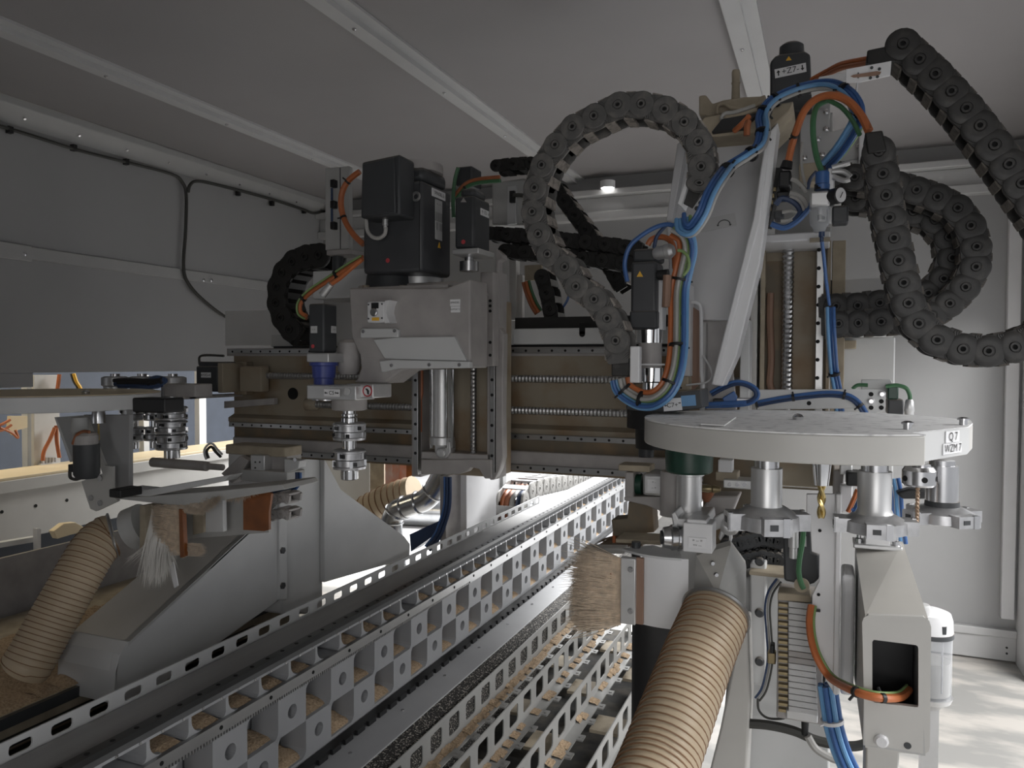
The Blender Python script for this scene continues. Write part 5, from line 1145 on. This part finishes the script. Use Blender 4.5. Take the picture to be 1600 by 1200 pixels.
for k in range(18):
    y = 942+k*9.7; s = obj('valve_slice', MB().bxY(1232, y, 1271+k*.4, y+8.8, VY, .06), 'label_grey' if k not in (8, 9) else 'cast', vt, .0015)
    obj('port', MB().bxY(1216, y+1.5, 1231, y+6.5, VY+.004, .03), 'brass', vt, .001)
    if k % 2 == 0 or k > 10: text('print', '-- -', .007, Yp(1255, y+4.4, VY-.0008), (1, 0, 0), (0, 0, 1), 'ink_grey', s)
    if k > 9: obj('side_plug', MB().bxY(1279, y+1, 1290, y+6.5, VY+.03, .03), 'black', vt, .002)
obj('end_cap', MB().bxY(1228, 1113, 1278, 1127, VY, .06), 'alu', vt, .003)
obj('silencer', MB().latY(1258, VY+.05, [(1126, 12), (1148, 10)], 12), 'black', vt)
bm = thing('black_actuator', 'black motor with metal plug and green lead above valve terminal', 'motor', Yp(1250, 935, 2.1))
obj('body', MB().plY([(1222, 822), (1268, 821), (1269, 862), (1280, 866), (1280, 905), (1272, 912), (1262, 915), (1225, 908)], 2.06, .12), 'motor', bm, .006)
obj('metal_plug', MB().latY(1240, 2.02, [(822, 15), (855, 15), (856, 12), (872, 12)], 16), 'alu', bm)
obj('label', MB().bxY(1255, 838, 1260, 854, 2.058, .004), 'label_grey', bm)
cables(bm, jy([(1256, 818), (1254, 845), (1249, 875), (1248, 895), (1252, 912), (1256, 920)], 2.0), [('green', .0065, 0, 0)]); obj('cable_end', MB().lathe(Yp(1254, 914, 2.02), (-.2, -1, .2), [(.017, 0), (.018, .012), (.010, .014)], 18), 'wood_dust', bm)
vb = thing('upright_bracket', 'tall white upright bracket plate with stepped edge beside the valve terminal', 'bracket', Yp(1295, 1087, 1.95))
BY = 1.95
obj('plate', MB().plY([(1260, 772), (1305, 772), (1305, 830), (1312, 832), (1312, 1085), (1305, 1087), (1291, 1064), (1269, 1008), (1269, 930), (1280, 908), (1280, 866), (1268, 862), (1266, 818), (1260, 815)], BY, .012), 'white', vb, .002)
obj('fold', MB().bxY(1304, 772, 1313, 1086, BY-.012, .04), 'white', vb, .003)
mb = MB()
for x, y in ((1279, 929), (1281, 829)): mb.lathe(Yp(x, y, BY-.001), (0, -1, 0), [(.004, 0), (.004, .001)], 10)
obj('hole', mb, 'hole', vb)
for y in (953, 1025): obj('cable_clip', MB().cyl(Yp(1270, y, BY-.004), Yp(1281, y+1, BY-.01), .004), 'motor', vb)
wb = obj('white_block', MB().bxY(1314, 899, 1335, 1088, 1.98, .12), 'white', cat='block', label='white square section block between upright bracket and box arm', bevel=.008)
# box arm with rectangular opening
ba = thing('box_arm', 'white box section arm with a black rectangular opening', 'arm', Yp(1400, 1175, 1.75))
KY = 1.72
o4 = [Yp(x, y, KY) for x, y in ((1347, 972), (1350, 965), (1357, 961), (1443, 964), (1452, 970), (1455, 980), (1453, 1166), (1451, 1174), (1443, 1180), (1407, 1176), (1352, 1168))]
oi = [Yp(x, y, KY) for x, y in ((1363, 1003), (1365, 1000), (1368, 1000), (1431, 1008), (1434, 1010), (1435, 1014), (1435, 1102), (1434, 1105), (1431, 1105), (1368, 1098), (1363, 1096))]
mb = MB(); N = 11; vs = o4+oi; th = V((0, .012, 0)); vs2 = vs+[v+th for v in vs]; fs = []
for i in range(N):
    j = (i+1) % N; fs += [(i, j, N+j, N+i), (2*N+i, 3*N+i, 3*N+j, 2*N+j), (i, 2*N+i, 2*N+j, j), (N+i, N+j, 3*N+j, 3*N+i)]
mb.add(vs2, fs); obj('front_frame', mb, 'paint_warm', ba)
tl, trr = Yp(1352, 963, KY), Yp(1450, 966, KY)
bl, brr = Yp(1336, 852, KY+.42), Yp(1410, 846, KY+.42); lo_l, lo_r = Yp(1352, 1165, KY), Yp(1453, 1165, KY)
dn = lambda p, z: V((p.x, p.y, z))
mb = MB(); mb.add([tl, trr, brr, bl, dn(tl, lo_l.z), dn(trr, lo_l.z), dn(brr, lo_l.z), dn(bl, lo_l.z)], [(0, 1, 2, 3), (1, 5, 6, 2), (0, 3, 7, 4), (3, 2, 6, 7), (4, 7, 6, 5)])
so = obj('shell', mb, 'paint_dusty', ba, smooth=False)
m_ = so.modifiers.new('wall', 'SOLIDIFY'); m_.thickness = .006; m_.offset = -1
obj('dark_fill', MB().box((tl.x+.012, KY+.14, lo_l.z+.02), (trr.x-.012, KY+.34, tl.z-.02)), 'black', ba)  # added black block makes the hollow behind the opening look dark
obj('leg', MB().box((Yp(1354, 1170, KY).x, KY+.02, 0), (Yp(1407, 1170, KY).x, KY+.14, lo_l.z)), 'paint_warm', ba, .004)
obj('bolt', MB().lathe(Yp(1377, 1157, KY), (0, -1, 0), [(.014, 0), (.014, .004), (.010, .009)], 16), 'white', ba); obj('bolt_hole', MB().lathe(Yp(1418, 1165, KY), (0, -1, 0), [(.007, 0), (.007, .001)], 14), 'motor', ba)
cq = Yp(1370, 842, KY+.40); c_ = obj('mount_block', MB().box((cq.x-.03, cq.y-.03, cq.z-.02), (cq.x+.03, cq.y+.03, cq.z+.05)), 'alu', ba, .004); obj('mount_plate', MB().box((cq.x-.055, cq.y-.04, cq.z-.02), (cq.x+.055, cq.y+.04, cq.z-.008)), 'alu', ba, .003)
for dx in (-.042, .042): obj('mount_bolt', MB().lathe((cq.x+dx, cq.y-.02, cq.z-.008), (0, 0, 1), [(.009, 0), (.009, .01), (.005, .012), (.005, .025)], 10), 'steel', ba)
ol = thing('orange_lead', 'orange lead curving from bracket clips into the box arm opening', 'cable', Yp(1405, 1090, 1.76))
P = cables(ol, [Yp(*q) for q in ((1268, 946, 1.94), (1265, 970, 1.92), (1268, 1000, 1.90), (1278, 1030, 1.88), (1298, 1060, 1.86), (1330, 1078, 1.72), (1360, 1088, 1.69), (1385, 1091, 1.70), (1407, 1089, 1.74), (1420, 1078, 1.80))], [('orange', .0085, 0, 0), ('green_light', .003, .009, .004)]); tie(ol, P, .58, .011); tie(ol, P, .74, .010)
tb_ = thing('blue_hose_bundle', 'thick bundle of blue air hoses dropping past the valve terminal', 'tubes', Yp(1330, 1230, 1.95))
P = cables(tb_, jy([(1292, 1070), (1297, 1105), (1303, 1140), (1316, 1180), (1338, 1225), (1360, 1265)], 1.98), [('blue', .0065, .018, 0), ('blue_light', .0065, .009, .012), ('blue', .0065, -.004, .015), ('blue_light', .0065, -.015, .006), ('blue', .0065, -.014, -.008), ('blue', .0065, 0, -.014), ('blue_light', .0065, .012, -.010), ('blue', .0065, 0, 0)]); tie(tb_, P, .34, .027, 'white')
lc = thing('grey_floor_cable', 'thick grey cable crossing low on the machine stand', 'cable', Yp(1250, 1160, 2.1))
cables(lc, jy([(1160, 1130), (1200, 1133), (1240, 1142), (1280, 1158), (1330, 1166), (1360, 1160)], 2.12), [('cable_dark', .013, 0, 0)]); cables(lc, jy([(1262, 1150), (1275, 1170), (1300, 1185), (1320, 1190)], 2.1), [('cable_grey', .010, 0, 0)])
fg = thing('filter_bowl', 'clear cylindrical filter bowl with dark band behind the box arm', 'filter', Yp(1455, 1092, 2.2))
FY = 2.2
obj('lid', MB().latY(1452, FY, [(952, 40), (956, 60), (966, 66), (986, 68)], 32), 'label', fg); obj('dark_band', MB().latY(1452, FY, [(984, 69), (991, 69)], 32), 'motor', fg)
obj('bowl', MB().latY(1452, FY, [(991, 64), (1080, 64), (1086, 60)], 32), 'glass', fg); obj('dust_fill', MB().latY(1452, FY, [(1030, 58), (1080, 58)], 28), 'cable_grey', fg); obj('base', MB().latY(1452, FY, [(1084, 66), (1092, 60), (1098, 40), (1105, 30)], 28), 'alu', fg)
obj('cap', MB().latY(1440, FY-.03, [(944, 22), (948, 26), (962, 27)], 20), 'label_grey', fg)
for x in (1473,): obj('tie_rod', MB().latY(x, FY-.04, [(986, 3), (1084, 3)], 8), 'steel', fg); obj('rod_nut', MB().latY(x, FY-.04, [(978, 12), (990, 12)], 8), 'motor', fg)
obj('stand_post', MB().box((Yp(1452, 1100, FY).x-.02, FY-.02, 0), (Yp(1452, 1100, FY).x+.02, FY+.02, Yp(1452, 1098, FY).z)), 'alu', fg)
bz = thing('rear_fittings', 'cluster of blue and white fittings seen between hanging cutters', 'fittings', Yp(1340, 800, 2.6))
obj('mount', MB().bxY(1302, 735, 1318, 800, 2.58, .24), 'cast', bz, .003); obj('block', MB().bxY(1312, 726, 1332, 742, 2.55, .06), 'alu', bz, .004); obj('black_body', MB().bxY(1322, 738, 1345, 760, 2.5, .08), 'black', bz, .006); obj('white_body', MB().bxY(1312, 758, 1332, 800, 2.55, .06), 'white', bz, .004); obj('black_lever', MB().plY([(1400, 770), (1420, 764), (1452, 766), (1452, 780), (1410, 780)], 2.55, .05), 'black', bz, .006)
cables(bz, jy([(1340, 765), (1332, 785), (1325, 800)], 2.5), [('orange', .007, 0, 0), ('blue', .007, .015, 0)]); cables(bz, jy([(1330, 795), (1345, 798), (1360, 792)], 2.5), [('blue', .006, 0, 0)])
cables(bz, jy([(1396, 748), (1400, 770), (1402, 800), (1408, 850)], 2.6), [('blue', .006, .013, 0), ('blue_light', .006, 0, 0), ('blue', .006, -.013, 0)])
# ------------------------------------------------------------------ left tool magazine and surroundings
LC = V((-2.93, 2.15, 1.752))
ld_ = thing('left_tool_disc', 'grey tool magazine disc under the left wall edge', 'tool magazine', (LC.x, LC.y, LC.z-.058))
q = Zp(204, 634, LC.z)
pts = [LC+V((.44*math.cos(a), .44*math.sin(a), 0)) for a in [2*math.pi*i/72 for i in range(72)]]
obj('rim_body', MB().prism(pts, (0, 0, -.058)), 'paint', ld_, .003); obj('top_sheet', MB().prism([p+V((0, 0, .003)) for p in pts], (0, 0, -.002)), 'cream', ld_)  # cream top carries the tint of the warm lamp
obj('knob', MB().lathe(Zp(134, 616, LC.z+.003), (0, 0, 1), [(.014, 0), (.015, .01), (.006, .016)], 14), 'steel', ld_)
lbk = thing('left_disc_bracket', 'dark grey bracket plates carrying the left tool disc', 'bracket', Yp(165, 770, 2.2))
obj('plate', MB().plY([(130, 648), (202, 648), (202, 775), (178, 770), (160, 735)], 2.25, .02), 'wall', lbk, .003)
obj('light_fold', MB().plY([(130, 650), (134, 650), (164, 728), (176, 729), (176, 775), (184, 782), (182, 784), (150, 799), (141, 795), (127, 752), (160, 740)], 2.2, .012), 'paint_warm', lbk)
obj('gusset_edge', MB().plY([(85, 652), (88, 652), (112, 715), (109, 722)], 2.15, .15), 'paint', lbk)
mb = MB()
for x, y in ((157, 747), (157, 786), (143, 778)): mb.lathe(Yp(x, y, 2.198), (0, -1, 0), [(.012, 0), (.012, .005)], 10)
obj('bolt', mb, 'steel', lbk)
lm = thing('left_disc_motor', 'black cylindrical drive motor hanging below the left disc', 'motor', Yp(130, 750, 2.1))
obj('body', MB().latY(135, 2.08, [(694, 38), (740, 38), (747, 30)], 24), 'motor', lm); obj('collar', MB().latY(134, 2.08, [(676, 30), (680, 36), (694, 36)], 24), 'cast', lm); obj('neck', MB().latY(125, 2.1, [(652, 24), (672, 26), (684, 20)], 20), 'paint_dusty', lm)
obj('terminal', MB().bxY(106, 726, 118, 738, 2.05, .06), 'black', lm, .003); cables(lm, jy([(109, 736), (110, 746), (118, 749), (126, 747)], 2.05), [('cable_dark', .006, 0, 0)]); obj('orange_arc', MB().tube(spline(jy([(114, 694), (120, 680), (130, 674), (140, 675)], 2.04), 5), .006, 6), 'rubber', lm)
lt_ = thing('left_drill', 'small drill in a steel chuck under the left disc', 'drill', Yp(147, 690, 2.13))
obj('chuck', MB().latY(154, 2.13, [(642, 18), (652, 21), (661, 21)], 20), 'steel', lt_); flute(154, 2.13, 661, 688, .004, 4, 'gold', lt_)
ZRK = Yp(268, 620, 2.75).z
for x, lb in ((180, 'pale cutter head standing above the left disc next to wall edge'), (222, 'second pale cutter head above the left disc with dark tubes'), (270, 'pale cutter head near the gantry motor under wall edge')):
    t = thing('upper_cutter', lb, 'milling tool', Yp(x, 612, 2.75)); obj('shaft', MB().latY(x, 2.75, [(584, 14), (pyof(x, 2.75, ZRK+.0006), 14)], 14), 'steel', t); hd = obj('cutter_head', MB().latY(x, 2.75, [(588, 30), (590, 40), (602, 40), (604, 34), (pyof(x, 2.75, ZRK+.0006), 34)], 16), 'cutter', t)
    mb = MB(); c = Yp(x, 598, 2.75)
    for k in range(6): e = V((math.cos(k*1.047+.3), math.sin(k*1.047+.3), 0)); mb.obox(c+e*.045, e*.006, V((-e.y, e.x, 0))*.008, (0, 0, .006))
    obj('pocket', mb, 'black', hd)
obj('tool_rack', MB().box((Yp(150, 612, 2.75).x, 2.68, ZRK-.012), (xl+.06, 2.84, ZRK)).box((xl-.04, 2.8, ZRK-.012), (xl+.06, GY+.08, ZRK)), 'cast', cat='rack', label='thin grey rack plate holding pale cutters beside gantry beam end')
cutter_stack('left_profile_cutter', 'chrome profile cutter stack hanging at the left disc edge', 268, 2.55, 620, .88, heads=((17, 40, 48), (42, 64, 48), (66, 93, 48)))
cutter_stack('dim_profile_cutter', 'dim dusty cutter stack behind the left chrome cutter', 244, 2.75, pyof(244, 2.75, ZRK-.0125), .70)
cutter_stack('edge_profile_cutter', 'small cutter stack partly hidden by the left bracket plate', 207, 2.75, pyof(207, 2.75, ZRK-.0125), .72)
dt = thing('dark_hose_tangle', 'tangled dark air hoses lying over the left disc edge', 'hoses', Yp(220, 620, 2.3))
for qq in (((180, 600), (200, 599), (225, 600), (250, 599), (258, 594), (245, 590), (232, 595)), ((186, 603), (210, 603), (240, 604), (252, 601))): cables(dt, jy(qq, 2.3), [('blue_dark', .010, 0, 0), ('black', .009, .014, .004)])
obj('black_clamp', MB().bxY(206, 622, 257, 645, 2.0, .09), 'black', dt, .006); obj('grey_block', MB().bxY(256, 600, 305, 620, 2.5, .1), 'cast', dt, .004)
# view through the opening under the left wall
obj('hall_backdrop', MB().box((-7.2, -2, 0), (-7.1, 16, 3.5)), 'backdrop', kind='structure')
obj('hall_shade_roof', MB().box((-7.2, -2, 3.5), (WL-.05, 9, 3.55)), 'backdrop', kind='structure')  # unseen, added to keep world light off the hall beyond the left wall
fb_ = thing('feed_beam', 'long lamp lit cream beam running beyond the left wall', 'beam', (-4.9, 2.5, .6))
z1 = Xp(0, 748, -4.9).z
obj('top_face', MB().box((-5.3, -1, z1-.02), (-4.9, 6.5, z1)), 'cream', fb_, .004); obj('upper_lip', MB().box((-5.2, -1, z1-.10), (-4.89, 6.5, z1-.02)), 'paint_warm', fb_, .004); obj('side_face', MB().box((-5.2, -1, z1-.42), (-4.92, 6.5, z1-.10)), 'paint_warm', fb_, .004)  # cream top face has the yellow lamp light in its colour
mb = MB()
for k in range(16): mb.lathe((-4.92, 0.8+k*.23, z1-.22), (1, 0, 0), [(.012, 0), (.012, .002)], 10)
obj('bolt_hole', mb, 'hole', fb_, kind='stuff')
for (x0, x1, y0, y1, X, m_, lb) in ((311, 323, 600, 720, -5.6, 'white', 'narrow white lit post seen below the gantry motor'), (224, 234, 640, 730, -5.5, 'paint_warm', 'short pale post behind the left cutter stacks'), (42, 52, 650, 760, -5.4, 'paint', 'dim upright post beside the beige wiring panel')):
    a = Xp(x0, y0, X); b_ = Xp(x1, y1, X); obj('hall_post', MB().box((X-.06, a.y, 0.0), (X, b_.y, a.z+.3)), m_, cat='post', label=lb, bevel=.004)
wp = thing('wiring_panel', 'beige wiring panel with orange wires behind the left disc', 'panel', Xp(75, 735, -5.3))
obj('plate', MB().plX([(53, 586), (92, 586), (95, 735), (53, 735)], -5.3, .03), 'paint_warm', wp, .003)
for k in range(5): obj('plug', MB().plX([(67+k*5, 715), (70+k*5, 715), (70+k*5, 726), (67+k*5, 726)], -5.27, .02), 'label_grey', wp)
obj('terminal_bar', MB().plX([(64, 725), (94, 721), (94, 727), (64, 731)], -5.265, .03), 'paint', wp)
for qq in (((85, 668), (78, 685), (68, 705), (66, 720)), ((87, 665), (88, 690), (92, 715)), ((92, 585), (90, 600), (88, 614))): cables(wp, [Xp(x, y, -5.25) for x, y in qq], [('orange', .010, 0, 0), ('orange_dark', .008, .015, 0)], 6)
cables(wp, [Xp(x, y, -5.2) for x, y in ((114, 584), (118, 596), (124, 606), (124, 616))], [('yellow', .012, .01, 0), ('cable_dark', .012, -.014, 0)], 6)
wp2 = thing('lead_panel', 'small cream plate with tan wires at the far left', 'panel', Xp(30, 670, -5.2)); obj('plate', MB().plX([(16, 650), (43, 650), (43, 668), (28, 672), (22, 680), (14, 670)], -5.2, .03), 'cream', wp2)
for qq in (((-20, 668), (0, 664), (16, 656)), ((-20, 676), (4, 672), (18, 664)), ((0, 668), (18, 676), (28, 684), (24, 672))): cables(wp2, [Xp(x, y, -5.16) for x, y in qq], [('orange', .009, 0, 0)], 6)
# lower left frame work
lf = thing('lower_frame', 'pale lower frame plates beneath the lit feed beam', 'frame', Xp(60, 890, -4.6))
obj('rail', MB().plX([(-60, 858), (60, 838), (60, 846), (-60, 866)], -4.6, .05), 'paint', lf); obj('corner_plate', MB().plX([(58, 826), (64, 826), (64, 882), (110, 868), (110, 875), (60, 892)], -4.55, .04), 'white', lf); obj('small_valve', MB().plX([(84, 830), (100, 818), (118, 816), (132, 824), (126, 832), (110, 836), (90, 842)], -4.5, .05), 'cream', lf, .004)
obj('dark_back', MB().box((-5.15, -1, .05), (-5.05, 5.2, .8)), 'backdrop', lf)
obj('front_sheet', MB().box((-3.72, 0.6, .05), (-3.70, 4.4, .92)), 'cast', cat='panel', label='dark grey sheet panel behind the left ribbed hose')
# left hose and hood
hose('beige ribbed suction hose climbing from sawdust ledge to left hood', [Dp(*q) for q in ((178, 836, 3.10), (163, 842, 3.08), (144, 862, 3.03), (115, 912, 2.96), (82, 970, 2.9), (48, 1030, 2.84), (38, 1046, 2.83))], .088, .019)
lh = thing('left_hood', 'dusty left suction hood with brush panel and amber rubber flap', 'suction hood', Yp(300, 880, 2.3))
LY = 2.28
obj('duct_stub', MB().tube([Yp(204, 827, LY), Yp(226, 818, LY+.02)], .085, 24), 'paint_dusty', lh)
obj('side_plate', MB().plY([(218, 790), (226, 790), (226, 862), (218, 858)], LY-.06, .1), 'wood_dust', lh, .002)
obj('top_plate', MB().prism([Yp(x, y, LY-.06) for x, y in ((170, 778), (290, 792), (445, 765), (440, 757), (330, 768), (230, 775))], (0, .2, 0)), 'paint_dusty', lh, .003)
obj('slide_bar', MB().plY([(200, 762), (230, 765), (360, 742), (350, 752), (232, 776), (200, 774)], LY-.08, .07), 'paint', lh, .003)
obj('black_block', MB().bxY(170, 765, 188, 778, LY-.19, .1), 'black', lh, .004)
bpz = obj('brush_backing', MB().plY([(238, 788), (282, 796), (286, 872), (262, 860), (240, 840)], LY-.07, .015), 'bristle_dark', lh)
bristles('bristles', Yp(284, 798, LY-.075), Yp(287, 868, LY-.075), jy([(240, 790), (236, 806), (240, 822), (238, 840), (250, 858)], LY-.085), 900, 'bristle', lh, r=.0016)
obj('amber_strip', MB().plY([(279, 795), (285, 796), (288, 870), (281, 872)], LY-.085, .02), 'amber', lh, .002)
cA = Yp(285, 830, LY-.05)
obj('inner_sheet', MB().plY([(288, 800), (345, 772), (420, 768), (420, 832), (345, 838), (288, 842)], LY+.12, .01), 'paint_dusty', lh)
obj('inner_post', MB().plY([(321, 778), (348, 776), (349, 831), (321, 832)], LY+.02, .02), 'paint', lh, .002); obj('inner_post', MB().plY([(301, 800), (318, 796), (318, 832), (301, 836)], LY+.04, .02), 'wood_dust', lh, .002)
obj('rubber_flap', MB().plY([(380, 778), (412, 763), (424, 772), (420, 800), (420, 828), (413, 830), (380, 828)], LY+.0, .012), 'amber', lh)
bristles('bristles', Yp(250, 790, LY-.06), Yp(330, 775, LY-.02), jy([(300, 800), (318, 802), (330, 795), (345, 780)], LY-.08), 700, 'bristle', lh)
bristles('bristles', Yp(320, 770, LY-.03), Yp(400, 765, LY), jy([(318, 785), (340, 775), (370, 785), (405, 768)], LY-.06), 500, 'bristle', lh)
bristles('pale_bristles', Yp(238, 795, LY-.08), Yp(262, 850, LY-.08), jy([(226, 905), (235, 912), (245, 910), (260, 900), (268, 880)], LY-.1), 420, 'tinsel', lh, jit=.03)
bristles('pale_bristles', Yp(286, 850, LY-.06), Yp(286, 868, LY-.06), jy([(318, 853), (321, 860), (320, 866)], LY-.08), 140, 'bristle', lh)
bristles('stray_bristles', Yp(236, 840, LY-.08), Yp(240, 850, LY-.08), jy([(190, 885), (205, 880), (200, 878)], LY-.1), 12, 'tinsel', lh, jit=.02)
obj('white_tag', MB().plY([(263, 879), (271, 878), (278, 915), (272, 919)], LY-.05, .004), 'label', lh)
sm = resample(jy([(427, 782), (438, 776), (452, 775), (465, 780), (470, 788)], 2.5), .04)
chain('small grey round chain lower left of the gantry column, upper row', sm, .038, .07, mt='cast', barmt='cast', pins=False); chain('small grey round chain lower left of the gantry column, lower row', [p-V((0, 0, .064)) for p in sm], .038, .07, mt='cast', barmt='cast', pins=False)
ca = thing('clamp_assembly', 'dusty clamp carriage with cylinder resting above the left hood', 'clamp', Yp(390, 760, 2.6))
CY_ = 2.62
obj('top_profile', MB().bxY(352, 697, 444, 712, CY_, .12), 'wood_dust', ca, .005); obj('right_block', MB().bxY(415, 708, 448, 735, CY_+.02, .1), 'cast', ca, .004); obj('valve', MB().bxY(391, 711, 413, 736, CY_-.03, .06), 'alu', ca, .004)
mb = MB()
for x, y in ((399, 722), (406, 722), (399, 731)): mb.lathe(Yp(x, y, CY_-.031), (0, -1, 0), [(.004, 0), (.004, .002)], 8)
obj('screw', mb, 'motor', ca)
obj('channel', MB().bxY(376, 736, 448, 754, CY_-.04, .12), 'paint_dusty', ca, .004); obj('end_plate', MB().plY([(444, 717), (468, 720), (466, 732), (449, 738), (449, 755), (444, 755)], CY_-.03, .05), 'paint', ca, .003)
obj('pivot', MB().plY([(345, 740), (375, 712), (388, 720), (372, 748), (362, 756)], CY_-.03, .08), 'cast', ca, .004)
obj('cylinder', MB().lathe(Yp(236, 722, CY_), (Yp(330, 729, CY_)-Yp(236, 722, CY_)), [(.012, 0), (.022, .01), (.022, .33), (.014, .34), (.014, .42)], 18), 'cast', ca)
obj('wood_crumb', MB().lathe(Yp(462, 718, CY_-.03), (0, -1, 0), [(.008, 0), (.008, .006)], 12), 'steel', ca)
cables(ca, jy([(326, 716), (323, 705), (330, 698), (337, 706), (345, 714)], CY_-.03), [('cable_dark', .006, 0, 0), ('white', .005, .014, 0)]); cables(ca, jy([(465, 738), (464, 752), (455, 762), (438, 766), (420, 765)], CY_-.04), [('blue_dark', .010, 0, 0), ('blue', .006, .015, 0)])
yc = Xp(697, 800, -2.5).y-.02
bh2 = thing('blue_hoses', 'dark blue hoses hanging in front of the bright far opening', 'hoses', Yp(690, 850, yc)); cables(bh2, jy([(699, 745), (698, 790), (690, 820), (681, 840), (668, 856)], yc), [('blue_dark', .014, 0, 0), ('blue_dark', .012, .024, .0), ('blue', .008, -.02, .006)])
gs = thing('ground_chain', 'dark cable tray with mesh lying below the bright opening', 'tray', Yp(665, 850, 4.9)); obj('trough', MB().plY([(640, 835), (690, 812), (690, 828), (642, 862)], 4.9, .15), 'blue_dark', gs)
obj('outside_duct', MB().tube([V((-6.5, 7.6, .095)), V((-2.6, 8.4, .095))], .16, 20), 'galv', cat='duct', label='long horizontal silver duct lying on the bright hall floor')
